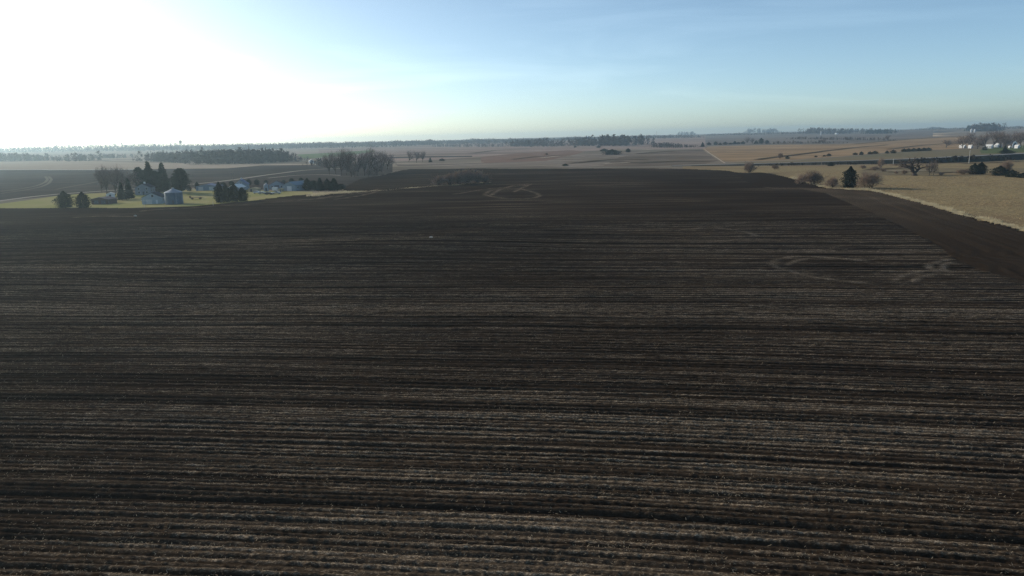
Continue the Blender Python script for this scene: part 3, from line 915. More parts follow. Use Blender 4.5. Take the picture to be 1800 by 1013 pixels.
# bushes in the stubble
G = 'bushes scattered over the stubble field'
plant('brush', 1371, 279, 10, 14, 'grey brown bush, the largest in the stubble field', G)
for p in [(1384, 279.5, 5, 8, 'dark bush just right of the largest grey brown one'), (1434, 276.5, 3, 6, 'tiny dark bush, the loneliest in the stubble field'), (1449, 275.5, 3, 6, 'tiny bush next to a larger dark one'),
          (1457, 275, 5, 9, 'dark low bush at the field margin above the embankment bush'), (1503, 272.5, 4, 9, 'low wide dark bush left of two taller ones'), (1514, 272.5, 6, 8, 'taller dark bush of a close pair'), (1529, 271.5, 5, 9, 'dark bush between the close pair and the hedge'),
          (1538, 270.5, 5, 12, 'olive grass bush beside a dark one'), (1559, 270, 5, 7, 'upright dark bush left of the hedge'), (1570, 269.5, 6, 11, 'dark bush nearest to the left end of the hedge')]:
    plant('shrub', *p, G)
G = 'low dark bushes forming the hedge'
for i, a in enumerate([1589, 1597, 1606, 1615, 1624, 1632]):
    plant('shrub', a, 267 - (a - 1589) * .045, 5.5, 11, ['first dark bush at the left end of the hedge', 'second bush of the hedge, low', 'third bush of the hedge', 'fourth bush of the hedge', 'fifth bush of the hedge', 'last bush at the hedge end nearest the farm'][i], G)
# right farmstead
G = 'bare trees around the right farmstead'
for p in [(1663, 260.5, 15, 24, 'small low bare tree standing apart, left of the right farmstead'), (1692, 261, 24, 36, 'bare tree behind the first white shed'), (1703, 260, 27, 34, 'tall bare tree by the first white shed'),
          (1718, 262, 20, 26, 'low bare tree between the two white sheds'), (1733, 262, 28, 38, 'big bare tree behind the white house'), (1746, 259, 30, 38, 'tall bare tree behind the white house'), (1758, 260, 31, 40, 'tallest bare tree of the right farmstead'),
          (1768, 262, 28, 34, 'dark bare tree left of the arched barn'), (1782, 256, 25, 34, 'bare tree behind the arched barn'), (1794, 257, 27, 38, 'bare tree behind the small white shed at the picture edge'), (1808, 258, 27, 38, 'bare tree at the very edge of the right farmstead')]:
    plant('bare', *p, G)
plant('spruce', 1766, 268, 11, 9, 'dark conifer in front of the right farmstead')
plant('shrub', 1770, 270.5, 7, 26, 'wide low dark bush below the conifer of the right farmstead')
plant('shrub', 1731, 264.5, 7, 9, 'dark bush in front of the white house')

# row of small conifers and trees on the far slope
G = 'far row of conifers along the stubble field'
words = ['first', 'second', 'third', 'fourth', 'fifth', 'sixth', 'seventh', 'eighth', 'ninth', 'tenth', 'eleventh', 'twelfth']
row = [(1235, 258.5, 8, 7), (1246, 255.5, 5, 8), (1258, 255, 6, 8), (1266, 255, 4, 7), (1275, 254.6, 5, 9), (1284, 254.3, 3.5, 8), (1291.5, 254, 5.5, 9), (1298, 253.8, 4, 8), (1306, 253.5, 5, 8), (1329, 253.2, 6, 8), (1338, 252.9, 10, 10), (1348, 252.9, 6.5, 8)]
for i, p in enumerate(row):
    plant('cedar' if i % 3 else 'spruce', *p, f'{words[i]} small dark conifer of the far row, counted from the corner of the stubble field', G)
plant('bare', 1313, 253.6, 13, 15, 'bare tree rising out of the far conifer row, the wider of two')
plant('bare', 1322, 253.3, 11, 12, 'bare tree rising out of the far conifer row, the narrower of two')
plant('bare', 1367, 253, 6, 9, 'small bare tree right of the far conifer row')
plant('bare', 1447, 253, 9, 16, 'bare tree above the stubble field, near a faint hedge line')
plant('bare', 1561, 248, 11, 13, 'lone bare tree on the far slope left of the right farmstead')
# middle distance
plant('shrub', 1076, 272, 9, 34, 'wide dark evergreen thicket on the pale mid slope', cat='thicket')
plant('cedar', 1104, 268, 7, 9, 'round conifer beside the wide dark thicket')
plant('shrub', 1062, 266.5, 5, 16, 'olive bush just above the wide dark thicket')
plant('shrub', 994, 292, 4, 12, 'low dark bush on the pale field before the road')
plant('shrub', 1011, 259.5, 3, 6, 'tiny dark bush at the top of the russet field')
plant('shrub', 1052, 260, 4, 8, 'small dark bush under the long wood')
plant('brush', 961, 273, 4, 8, 'small grey bush on the russet field')

# ------------------------------------------------------------------ far woods: one mass each
def wood(name, label, px0, py0, px1, py1, hpx, depth, n, material, seed, var=.45, per=46, taper=.12):
    """a belt of many trees between two places; leaf-size clumps and stems"""
    R = np.random.default_rng(seed)
    x0, y0, z0, mp0 = spot(px0, py0); x1, y1, z1, mp1 = spot(px1, py1)
    hm = hpx * (mp0 + mp1) / 2
    t = np.sort(R.random(n)); dx, dy = x1 - x0, y1 - y0
    ln = math.hypot(dx, dy); nx, ny = -dy / ln, dx / ln
    if ny < 0: nx, ny = -nx, -ny
    off = R.random(n) * depth
    tx = x0 + dx * t + nx * off; ty = y0 + dy * t + ny * off
    env = np.clip(np.minimum(t, 1 - t) / taper, 0.45, 1) * (.72 + .5 * vn(t * ln / (hm * 2.2), t * 0, seed))
    th = hm * env * (1 - var / 2 + var * R.random(n) * .9)
    tw = th * (.42 + .3 * R.random(n))
    tz = H(tx, ty)
    k = n * per
    ci = np.repeat(np.arange(n), per)
    a = R.random(k) * 2 * np.pi; u = R.random(k)
    zz = (.10 + .90 * u)
    rr = np.sqrt(np.clip(1 - ((zz - .55) / .50) ** 2, 0.05, 1)) * np.sqrt(R.random(k)) * tw[ci] * .5
    C = np.column_stack([tx[ci] + np.cos(a) * rr, ty[ci] + np.sin(a) * rr, tz[ci] + zz * th[ci]])
    sz = th[ci] * .085 * (.5 + R.random(k))
    V_ = np.stack([C + R.normal(size=(k, 3)) * sz[:, None] for _ in range(3)], 1).reshape(-1, 3)
    o = mesh_np(name, V_, np.arange(3 * k).reshape(k, 3), material)
    return tag(o, label, 'woodland', kind='stuff')

wood('far_wood', 'hazy leafless wood under the distant water tower', 228, 284, 330, 288, 17, 120, 170, m_wood_far, 1)
wood('far_wood', 'hazy leafless wood right of the one under the water tower', 316, 289.5, 440, 289, 19, 120, 190, m_wood_far, 2)
wood('far_wood', 'low hazy wood between the water tower wood and the bare grove', 446, 287, 545, 281, 14, 100, 130, m_wood_far, 3)
wood('far_wood', 'faint wood at the left edge of the picture above the pale strip', -60, 284, 60, 284, 11, 80, 120, m_wood_far, 4)
wood('far_wood', 'faint small clump of trees on the pale far field', 86, 284.5, 132, 284.5, 13, 60, 40, m_wood_far, 5)
wood('far_wood', 'dim hedge of trees far beyond the pale field', 138, 279, 200, 279, 6, 60, 60, m_wood_far, 6)
wood('far_wood', 'low trees joining the grove from the left', 528, 292, 580, 296, 12, 40, 50, m_wood_far, 7)
wood('far_wood', 'dark wood on the middle skyline, its left lower part', 868, 258, 960, 258.5, 9, 90, 120, m_wood_far, 8, var=.9)
wood('far_wood', 'dark wood on the middle skyline, its tall right part', 955, 258, 1096, 257, 12.5, 220, 190, m_wood_far, 9, var=.8)
wood('far_wood', 'dark scrub line left of the middle skyline wood', 745, 258, 872, 259, 4, 50, 130, m_wood_far, 10)
wood('far_wood', 'dark trees at the left corner above the stubble field', 1155, 260, 1212, 259, 7, 60, 60, m_wood_far, 11)
wood('far_wood', 'olive scrub beside the dark trees above the stubble field', 1190, 260.5, 1236, 259, 4, 40, 50, m_wood_far, 12)
wood('far_wood', 'small crown of trees on the skyline left of the long right ridge', 1190, 237, 1222, 236, 5, 60, 40, m_wood_far, 13)
wood('far_wood', 'row of trees on the skyline above the far slate field', 1304, 234.5, 1370, 233, 6, 80, 80, m_wood_far, 14, var=.8)
wood('far_wood', 'rounded wood on the skyline near the white tower silo', 1392, 236, 1470, 236, 9, 120, 110, m_wood_far, 15)
wood('far_wood', 'dark wooded band running down from the white tower silo', 1380, 245, 1560, 248, 4, 30, 180, m_wood_far, 16)
wood('far_wood', 'dark evergreen belt on the far right slope', 1530, 235, 1586, 235, 7, 60, 70, m_wood_dark, 17)
wood('far_wood', 'low wood on the skyline above the evergreen belt', 1484, 233, 1530, 232, 6, 60, 50, m_wood_far, 18)
wood('far_wood', 'thin line of trees on the skyline left of the silo wood', 1626, 226, 1656, 226, 3, 60, 40, m_wood_far, 19)
wood('far_wood', 'low part of the dark wood around the two white silos', 1688, 231.5, 1736, 231, 9, 80, 80, m_wood_dark, 20)
wood('far_wood', 'tall part of the dark wood right of the two white silos', 1732, 231, 1767, 230.5, 14, 70, 70, m_wood_far, 21, taper=.05)
wood('far_wood', 'low trees at the far right horizon', 1770, 228, 1860, 225, 3, 80, 70, m_wood_far, 22)
wood('far_wood', 'scrub under the rounded wood on the skyline', 1330, 254, 1480, 252.5, 3.5, 40, 90, m_wood_far, 23, var=1.2)
# the wooded horizon itself
for i, (a, b, c, d, hh_) in enumerate([(-250, 270, 120, 268, 7), (100, 268, 420, 265, 7), (400, 265, 700, 259, 7), (680, 257.5, 960, 251, 7), (940, 250, 1240, 243, 5), (1230, 240, 1600, 232, 3), (1590, 230, 1960, 222, 2.5)]):
    wood('horizon_wood', ['bluish wooded horizon at the far left edge', 'bluish wooded horizon around the water tower', 'bluish wooded horizon behind the bare grove', 'bluish wooded horizon left of the middle skyline wood', 'low wooded horizon right of the middle skyline wood', 'thin wooded horizon over the slate field', 'thin wooded horizon at the far right'][i],
         a, b, c, d, hh_, 700, 1500, m_wood_far, 50 + i, var=.35, per=16, taper=.01)
# brush on the dark side of the embankment
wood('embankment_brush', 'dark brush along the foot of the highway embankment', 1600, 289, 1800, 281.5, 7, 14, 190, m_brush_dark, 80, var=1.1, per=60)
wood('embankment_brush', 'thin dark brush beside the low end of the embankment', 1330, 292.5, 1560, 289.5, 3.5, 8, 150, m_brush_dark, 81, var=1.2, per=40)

# ------------------------------------------------------------------ dry grass
m_blade = mat('dry_blades', (.43, .345, .205), (.33, .26, .15), .4, trans=.35)
m_pale = mat('pale_plumes', (.62, .54, .37), (.50, .42, .27), .4, trans=.35)
def tufts(name, label, x, y, hgt, wid, nb, material, seed):
    R = np.random.default_rng(seed)
    n = len(x); k = n * nb; ci = np.repeat(np.arange(n), nb)
    a = R.random(k) * 6.283; rr = wid[ci] * .5 * np.sqrt(R.random(k))
    bx = x[ci] + np.cos(a) * rr; by = y[ci] + np.sin(a) * rr
    bz = H(bx, by) - .03
    hh_ = hgt[ci] * (.55 + .6 * R.random(k)); w = .05 + .07 * R.random(k)
    an = R.random(k) * 6.283
    lean = .45 * R.normal(size=(k, 2)) * hh_[:, None]
    V_ = np.stack([np.column_stack([bx - np.cos(an) * w, by - np.sin(an) * w, bz]), np.column_stack([bx + np.cos(an) * w, by + np.sin(an) * w, bz]),
                   np.column_stack([bx + lean[:, 0], by + lean[:, 1], bz + hh_])], 1).reshape(-1, 3)
    return tag(mesh_np(name, V_, np.arange(3 * k).reshape(k, 3), material), label, 'grass', kind='stuff')
bl = poly_w([(1386, 313.4), (1414, 320.4), (1442, 330), (1461, 332), (1490, 334.4), (1530, 336), (1560, 343), (1620, 358.6), (1690, 380), (1745, 393.5), (1800, 408), (1900, 437), (2060, 490)])
seg = np.array(bl); sl = np.hypot(*(seg[1:] - seg[:-1]).T); cs = np.concatenate([[0], np.cumsum(sl)])
n = 5200
s_ = rng.random(n) * cs[-1]
bx = np.interp(s_, cs, seg[:, 0]); by = np.interp(s_, cs, seg[:, 1])
off = np.abs(rng.normal(size=n)) * 2.4 - .5
bx += off * .75 + rng.normal(size=n) * .3; by += off * .65
clump = vn(s_ / 5.0, s_ * 0, 77)
okk = clump * 1.5 > rng.random(n)
tufts('tall_dry_grass', 'pale tall grass fringing the tilled field along the pasture', bx[okk], by[okk], (.45 + 1.5 * clump * rng.random(n))[okk], (.5 + .9 * rng.random(n))[okk], 9, m_pale, 1)
past = poly_w([(1386, 313), (1450, 322), (1530, 335), (1560, 342), (1620, 358), (1690, 380), (1745, 393), (1800, 408), (1900, 436), (2060, 480), (2060, 330), (1800, 306), (1640, 310), (1540, 310), (1470, 300), (1400, 305)])
lo, hi = np.min(past, 0), np.max(past, 0)
n = 60000
x = lo[0] + rng.random(n) * (hi[0] - lo[0]); y = lo[1] + rng.random(n) * (hi[1] - lo[1])
k_ = inside(x, y, past) & (vn(x / 6, y / 6, 88) > rng.random(n) * 1.0) & (x < y * .95 + 30)
x, y = x[k_], y[k_]
tufts('pasture_grass', 'tufts of dry golden grass covering the pasture', x, y, .16 + .38 * rng.random(len(x)), .6 + .8 * rng.random(len(x)), 6, m_blade, 2)

# mound of dry grass and the strip behind the field
def strip(path, n, spread, h0, h1, material, nm_, lb, seed, sp=1.0):
    sg = np.array(poly_w(path)); l_ = np.hypot(*(sg[1:] - sg[:-1]).T); c_ = np.concatenate([[0], np.cumsum(l_)])
    R = np.random.default_rng(seed)
    s = R.random(n) * c_[-1]
    x_ = np.interp(s, c_, sg[:, 0]) + R.normal(size=n) * spread; y_ = np.interp(s, c_, sg[:, 1]) + R.normal(size=n) * spread
    cl = vn(s / 7, s * 0, seed)
    tufts(nm_, lb, x_, y_, h0 + (h1 - h0) * cl * R.random(n), np.full(n, 1.4) * sp, 10, material, seed)
strip([(556, 345.5), (566, 342.5), (580, 341), (600, 341), (612, 339.5), (640, 338.5)], 900, 2.2, .8, 2.8, m_pale, 'tall_dry_grass', 'mound of pale tall grass at the end of the farmyard lawn', 5, 1.6)
strip([(640, 338), (676, 336), (700, 333.5), (735, 331), (760, 328.5), (800, 326.5), (855, 322.5)], 900, 1.6, .3, 1.3, m_pale, 'tall_dry_grass', 'thin line of pale grass leading to the brush clump', 6, 1.4)

# ------------------------------------------------------------------ buildings
m_wall_w = mat('white_siding', (.66, .68, .70), (.60, .62, .64), .7)
m_wall_shade = mat('shaded_white_siding', (.25, .27, .30), (.20, .22, .25), .7)  # white siding with the walls' shadow put into its colour
m_wall_pale = mat('pale_siding', (.40, .45, .48), (.34, .39, .43), .7)
m_wall_b = mat('pale_blue_siding', (.27, .32, .37), (.22, .27, .31), .7)
m_wall_g = mat('galvanised_steel', (.11, .15, .20), (.08, .115, .16), .6, rough=.5, metallic=.3, spec=.3)
m_wall_br = mat('brown_siding', (.13, .095, .085), (.10, .075, .07), .6)
m_wall_tan = mat('tan_siding', (.45, .38, .26), (.38, .32, .22), .6)
m_roof_d = mat('dark_shingle', (.085, .085, .095), (.06, .06, .07), .8)
m_roof_m = mat('metal_roofing', (.26, .29, .33), (.21, .24, .28), .5, rough=.4, metallic=.4, spec=.4)
m_roof_w = mat('white_roofing', (.78, .78, .76), (.70, .70, .69), .5, rough=.4)
m_roof_bl = mat('slate_blue_roofing', (.22, .25, .36), (.18, .21, .30), .5, rough=.45)
m_glass = mat('window_glass', (.04, .05, .06), None, 1.0, rough=.1, spec=.6)
m_door = mat('painted_door', (.62, .62, .60), None, 1.0)
m_doord = mat('dark_door', (.12, .12, .13), None, 1.0)
m_steel = mat('grey_steel', (.45, .46, .47), None, 1.0, rough=.4, metallic=.5)
m_pole = mat('weathered_pole', (.30, .26, .21), (.24, .20, .16), 2.0)
m_pole_l = mat('pale_pole', (.55, .53, .48), (.46, .44, .40), 2.0)
m_rubber = mat('rubber', (.02, .02, .02), None, 1.0)

def gable(name, px, py, wpx, depth, eave, ridge, rz, wall, roof, label, cat, group=None, doors=(), wins=(), side_wins=0, chimney=False, shift=0.0, over=.35):
    """ridge along local y; gable end at local y = 0 faces the viewer when rz = 0; wpx = width in photo pixels"""
    x, y, z, mp_ = spot(px, py)
    w = wpx * mp_
    r_ = empty(name, (x, y, z), D2R(rz)); tag(r_, label, cat, group)
    hw = w / 2
    MB().prism([(-hw, -.3), (hw, -.3), (hw, eave), (shift, ridge), (-hw, eave)], 0, depth).build('wall', wall, r_)
    t_ = .14
    sl, sr = (ridge - eave) / (hw + shift), (ridge - eave) / (hw - shift)
    b_ = MB()
    b_.prism([(shift, ridge + .03), (shift, ridge + .03 + t_), (-hw - over, eave - over * sl + .03 + t_), (-hw - over, eave - over * sl + .03)], -over, depth + over)
    b_.prism([(shift + .002, ridge + .03), (hw + over, eave - over * sr + .03), (hw + over, eave - over * sr + .03 + t_), (shift + .002, ridge + .03 + t_)], -over, depth + over)
    rf = b_.build('roof', roof, r_)
    if chimney:
        MB().box(-.45, .45, depth * .45, depth * .45 + .8, ridge - .5, ridge + 1.1).build('chimney', m_wall_w, rf)
    for (dx, dw, dh, dm) in doors:
        d_ = MB().box(dx - dw / 2, dx + dw / 2, -.06, .02, 0.02, dh)
        n_ = max(1, int(dh / .6))
        for q_ in range(1, n_):
            d_.box(dx - dw / 2 + .06, dx + dw / 2 - .06, -.085, -.06, dh * q_ / n_ - .03, dh * q_ / n_ + .03)
        do = d_.build('door', dm, r_)
        MB().box(dx + dw / 2 - .25, dx + dw / 2 - .15, -.14, -.06, dh * .45, dh * .45 + .16).build('handle', m_steel, do)
    def window(M_):
        f_ = MB().box(-.62, .62, -.07, .02, -.75, .75).build('window', m_door, r_)
        p_ = MB().box(-.5, -.03, -.085, -.065, -.63, .63).box(.03, .5, -.085, -.065, -.63, .63).build('pane', m_glass, f_)
        f_.matrix_local = M_
    for (wx, wz) in wins:
        window(Matrix.Translation((wx, 0, wz)))
    for i in range(side_wins):
        yy = depth * (i + .5) / side_wins
        window(Matrix.Translation((-hw, yy, eave * .58)) @ Matrix.Rotation(-math.pi / 2, 4, 'Z'))
        window(Matrix.Translation((hw, yy, eave * .58)) @ Matrix.Rotation(math.pi / 2, 4, 'Z'))
    return r_

def bin_(name, px, py, wpx, eave, peak, label, group=None, wall=None, cat='grain bin', roof=None):
    x, y, z, mp_ = spot(px, py)
    R_ = wpx * mp_ / 2
    r_ = empty(name, (x, y + R_, z), .3); tag(r_, label, cat, group)
    prof = [(R_, -.2)]
    k = max(6, int(eave / .22))
    for i in range(k + 1):
        prof.append((R_ + (.03 if i % 2 else 0), eave * i / k))
    MB().lathe(prof, 36).build('wall', wall or m_wall_g, r_, smooth=False)
    rf = MB().lathe([(R_ + .12, eave - .05), (R_ + .10, eave + .05), (R_ * .5, eave + (peak - eave) * .52), (.45, peak - .06), (0.01, peak)], 36).build('roof', roof or m_roof_m, r_, smooth=False)
    MB().lathe([(.5, peak - .12), (.55, peak + .30), (.3, peak + .42), (.01, peak + .42)], 12).build('vent_cap', m_steel, rf)
    MB().box(-.45, .45, -R_ - .10, -R_ + .25, .3, 2.1).build('door', m_doord, r_)
    ld = MB()
    for sx in (1.4, 1.85):
        ld.tube([(sx, -math.sqrt(max(.1, R_ * R_ - sx * sx)) - .18, .3), (sx, -math.sqrt(max(.1, R_ * R_ - sx * sx)) - .18, eave)], .03, 5)
    for q_ in range(int(eave / .4)):
        ld.box(1.4, 1.85, -math.sqrt(max(.1, R_ * R_ - 2.6)) - .2, -math.sqrt(max(.1, R_ * R_ - 2.6)) - .16, .4 + q_ * .4, .44 + q_ * .4)
    if R_ > 2.2:
        ld.build('ladder', m_steel, r_)
    return r_

G = 'buildings of the near left farmstead'
gable('brown_shed', 176, 359.5, 33, 7, 2.7, 3.7, -8, m_wall_br, mat('weathered_roofing', (.20, .17, .18), (.16, .14, .15), .5), 'long low brown shed with a dull flat roof behind two cedars', 'shed', G, doors=((-2.2, 2.6, 2.1, m_doord), (2.0, 2.6, 2.1, m_doord)), over=.5)
gable('gabled_garage', 268, 359, 33, 12, 3.4, 5.7, 12, m_wall_pale, m_roof_d, 'pale gabled garage beside the steel grain bin', 'garage', G, doors=((-1.5, 2.8, 2.4, m_door), (2.3, .95, 2.1, m_wall_w)), wins=((.4, 4.2),), side_wins=2)
gable('farmhouse', 252, 343, 26, 9, 4.6, 6.8, 8, m_wall_shade, m_roof_d, 'white farmhouse half hidden by dark spruces', 'house', G, doors=((.2, 1.0, 2.1, m_doord),), wins=((-2.3, 1.6), (2.3, 1.6), (-2.3, 3.9), (2.3, 3.9)), side_wins=3, chimney=True)
bin_('grain_bin', 300, 360, 30, 6.0, 8.0, 'broad blue grey steel grain bin beside the pale garage', G)
gable('lean_shed', 194, 348, 12, 4, 2.2, 3.0, 20, m_wall_w, m_roof_w, 'small shed with a bright roof behind the brown shed', 'shed', G, doors=((0, 1.2, 1.9, m_doord),))
x, y, z, mp_ = spot(364, 334)
gable('long_barn', 364, 335, 38, 10, 2.6, 4.0, 4, m_wall_b, m_roof_bl, 'long low barn with a slate blue roof by the gravel road', 'barn', G, doors=((-4, 3.2, 2.4, m_door), (3, 3.2, 2.4, m_door)), over=.5)

G = 'buildings of the farmstead with parked cars'
gable('low_house', 411, 337, 19, 8, 2.6, 4.4, -14, m_wall_shade, m_roof_w, 'low white roofed house behind the four cedars', 'house', G, doors=((0, 1.0, 2.1, m_doord),), wins=((-2, 1.5), (2, 1.5)), side_wins=2)
gable('pale_house', 424, 334, 21, 9, 3.6, 6.6, 10, m_wall_b, m_roof_bl, 'pale blue house behind the low white roofed one', 'house', G, wins=((-2, 1.6), (2, 1.6), (0, 4.2)), side_wins=2, chimney=True)
gable('tan_shed', 445, 337.5, 18, 4, 1.9, 2.6, -6, m_wall_tan, m_wall_tan, 'low tan shed behind the parked cars', 'shed', G, doors=((-1.2, 1.2, 1.7, m_doord),))
bin_('silo', 467, 336.5, 8, 3.9, 4.8, 'narrow pale silo between the tan shed and the dark barn', G, wall=m_wall_b, cat='silo')
gable('dark_roofed_barn', 487, 333, 26, 12, 3.0, 5.4, 16, m_wall_b, m_roof_d, 'dark roofed barn behind the white box trailer', 'barn', G, doors=((0, 3.0, 2.6, m_doord),), wins=((-3, 1.6), (3, 1.6)))
gable('gabled_barn', 509, 336, 27, 14, 3.6, 5.6, -24, m_wall_b, m_wall_b, 'pale blue gabled barn at the end of the lawn', 'barn', G, doors=((0, 3.6, 3.0, m_wall_w),), side_wins=3)
gable('tan_hut', 493, 337.5, 7, 3, 1.7, 2.1, 0, m_wall_tan, m_wall_tan, 'tiny tan hut between the white box trailer and the pale barn', 'shed', G, doors=((0, .8, 1.5, m_doord),))

G = 'white buildings of the right farmstead'
gable('white_shed', 1696, 260.5, 6, 7, 2.6, 4.6, 30, m_wall_w, m_roof_w, 'white shed under the first tall bare tree, right farmstead', 'shed', G, doors=((0, 2.2, 2.2, m_doord),))
gable('white_shed', 1708.5, 261, 4, 5, 2.8, 4.6, 20, m_wall_w, m_roof_w, 'narrow white shed between two bare trees', 'shed', G, doors=((0, 1.2, 2.0, m_doord),))
gable('farmhouse', 1744, 261, 9, 9, 3.2, 5.2, 35, m_wall_w, m_roof_w, 'white farmhouse on the green lawn, right farmstead', 'house', G, doors=((-.6, 1.0, 2.1, m_doord),), wins=((-2.6, 1.6), (2.0, 1.6)), side_wins=3)
gable('gabled_garage', 1757.5, 259.3, 8, 8, 3.0, 5.4, 0, m_wall_w, m_roof_w, 'white gabled garage with a wide dark opening', 'garage', G, doors=((.3, 3.6, 2.2, m_doord),))
gable('white_shed', 1791, 261, 6, 5, 3.0, 4.6, 15, m_wall_w, m_roof_w, 'small white shed right of the arched barn', 'shed', G, doors=((0, .9, 2.0, m_doord), (1.6, .9, 2.0, m_doord)))
gable('white_shed', 1776, 260.5, 3, 3, 1.9, 2.8, 0, m_wall_w, m_roof_w, 'tiny white shed left of the arched barn', 'shed', G, doors=((0, .8, 1.6, m_doord),))
# arched barn: white frame, dark door
x, y, z, mp_ = spot(1783.5, 260)
r_ = empty('arched_barn', (x, y, z), D2R(8)); tag(r_, 'arched barn with a white rim around its dark front', 'barn', 'white buildings of the right farmstead')
hw = 5 * mp_; ar = [(-hw, 0), (-hw, 4.6), (-hw * .72, 7.0), (0, 9.0), (hw * .72, 7.0), (hw, 4.6), (hw, 0)]
MB().prism([(a * .97, b * .985 if b else -.3) for a, b in ar], .1, 16).build('wall', mat('dark_boards', (.10, .09, .09), (.07, .065, .065), .5), r_)
b_ = MB()
for (a0, b0), (a1, b1) in zip(ar[:-1], ar[1:]):
    b_.face([(a0, -.25, b0), (a1, -.25, b1), (a1 * .70, -.25, b1 * .78), (a0 * .70, -.25, b0 * .78)])
    b_.face([(a0, -.25, b0), (a0, .25, b0), (a1, .25, b1), (a1, -.25, b1)])
    b_.face([(a0 * .70, -.25, b0 * .78), (a1 * .70, -.25, b1 * .78), (a1 * .70, .25, b1 * .78), (a0 * .70, .25, b0 * .78)])
b_.build('trim', m_wall_w, r_)
b_ = MB()
for (a0, b0), (a1, b1) in zip(ar[1:-2], ar[2:-1]):
    b_.face([(a0 * 1.03, .3, b0 * 1.02), (a1 * 1.03, .3, b1 * 1.02), (a1 * 1.03, 16.3, b1 * 1.02), (a0 * 1.03, 16.3, b0 * 1.02)])
b_.build('roof', m_roof_d, r_)
d_ = MB().box(-1.6, 1.6, .02, .09, 0, 3.4).build('door', m_wall_w, r_)

# far silos, house, towers
G = 'pair of white silos before the dark wood'
bin_('silo', 1708, 233.0, 3.0, 11, 14, 'brighter of two white silos before the dark far wood', G, wall=m_wall_w, cat='silo', roof=m_roof_w)
bin_('silo', 1714, 232.8, 2.8, 10, 13, 'dimmer of two white silos before the dark far wood', G, wall=m_wall_w, cat='silo', roof=m_roof_w)
bin_('silo', 1443, 237, 1.7, 15, 17, 'slim white tower silo on the far right ridge', wall=m_wall_w, cat='silo', roof=m_roof_w)
gable('far_house', 1471, 236.5, 4, 9, 4, 7, 20, m_wall_w, m_roof_w, 'white speck of a house right of the slim tower silo', 'house', doors=((0, 1.2, 2.1, m_doord),))
gable('far_house', 548, 287.5, 8, 8, 3.5, 5.5, 20, m_wall_w, m_roof_w, 'small white house at the foot of the low hazy wood', 'house', doors=((0, 1.2, 2.1, m_doord),))

# water tower
x, y, z, mp_ = spot(319, 268)
mp_ = max(mp_, 1.6)
r_ = empty('water_tower', (x, y, z)); tag(r_, 'slender water tower on legs, rising over the hazy horizon', 'water tower')
ht = 21 * mp_; w = 4.6 * mp_
MB().lathe([(.01, ht * .70), (w * .28, ht * .72), (w * .5, ht * .80), (w * .5, ht * .93), (w * .34, ht * .985), (.01, ht)], 20).build('tank', m_steel, r_)
for i in range(5):
    a = 6.283 * i / 5 + .3
    MB().tube([(math.cos(a) * w * .52, math.sin(a) * w * .52, -.5), (math.cos(a) * w * .40, math.sin(a) * w * .40, ht * .80)], w * .045, 6).build('leg', m_steel, r_)
MB().tube([(0, 0, 0), (0, 0, ht * .72)], w * .09, 8).build('riser_pipe', m_steel, r_)

def pole(name, px, py, hpx, label, material, arm=True, group=None, r_=.15, cat='utility pole'):
    x, y, z, mp_ = spot(px, py)
    e = empty(name, (x, y, z), D2R(25)); tag(e, label, cat, group)
    h_ = hpx * mp_
    MB().tube([(0, 0, -.3), (0, 0, h_)], [r_ * 1.2, r_ * .8], 8).build('pole', material, e)
    if arm:
        c_ = MB().box(-1.1, 1.1, -.26, -.15, h_ - .75, h_ - .58).build('crossarm', material, e)
        for sx in (-.95, 0.45, .95):
            MB().tube([(sx, -.2, h_ - .58), (sx, -.2, h_ - .40)], .05, 6).build('insulator', m_steel, c_)
    return e
G = 'utility poles'
pole('utility_pole', 1703, 287.5, 23, 'tall pale utility pole before the highway embankment', m_pole_l, True, G, .22)
pole('utility_pole', 1548, 297.5, 25, 'thin pole rising from the creek brush', m_pole, True, G)
pole('utility_pole', 1570, 289.5, 10, 'short pale post at the embankment, left of the gnarled oak', m_pole_l, False, G, .2, 'post')
pole('utility_pole', 1797, 261, 14, 'pale pole beside the small white shed at the picture edge', m_pole_l, True, G)
pole('utility_pole', 410, 320, 18, 'faint pole beside the gravel road behind the low house', m_pole, True, G)
pole('utility_pole', 1444, 291, 16, 'faint thin pole at the low end of the embankment', m_pole, True, G)
pole('utility_pole', 375, 362.5, 9, 'pale thin post at the lawn edge left of the four cedars', m_pole_l, False, None, .08, 'post')
pole('utility_pole', 254, 365.5, 15, 'thin pale pole at the lawn edge before the pale garage', m_pole_l, True, G, .1)
x, y, z, mp_ = spot(1154, 246)
e = empty('radio_mast', (x, y, z)); tag(e, 'faint radio mast on the skyline right of the middle wood', 'mast')
hm = 15 * max(mp_, 1.5)
for i in range(3):
    a = i * 2.094
    MB().tube([(math.cos(a) * 1.1, math.sin(a) * 1.1, -.5), (math.cos(a) * .5, math.sin(a) * .5, hm)], .16, 5).build('leg', m_steel, e)
b_ = MB()
for q_ in range(12):
    z0 = hm * q_ / 12
    for i in range(3):
        a, c_ = i * 2.094, (i + 1) * 2.094
        r0_, r1_ = 1.1 - .6 * q_ / 12, 1.1 - .6 * (q_ + 1) / 12
        b_.tube([(math.cos(a) * r0_, math.sin(a) * r0_, z0), (math.cos(c_) * r1_, math.sin(c_) * r1_, z0 + hm / 12)], .07, 4)
b_.build('brace', m_steel, e)

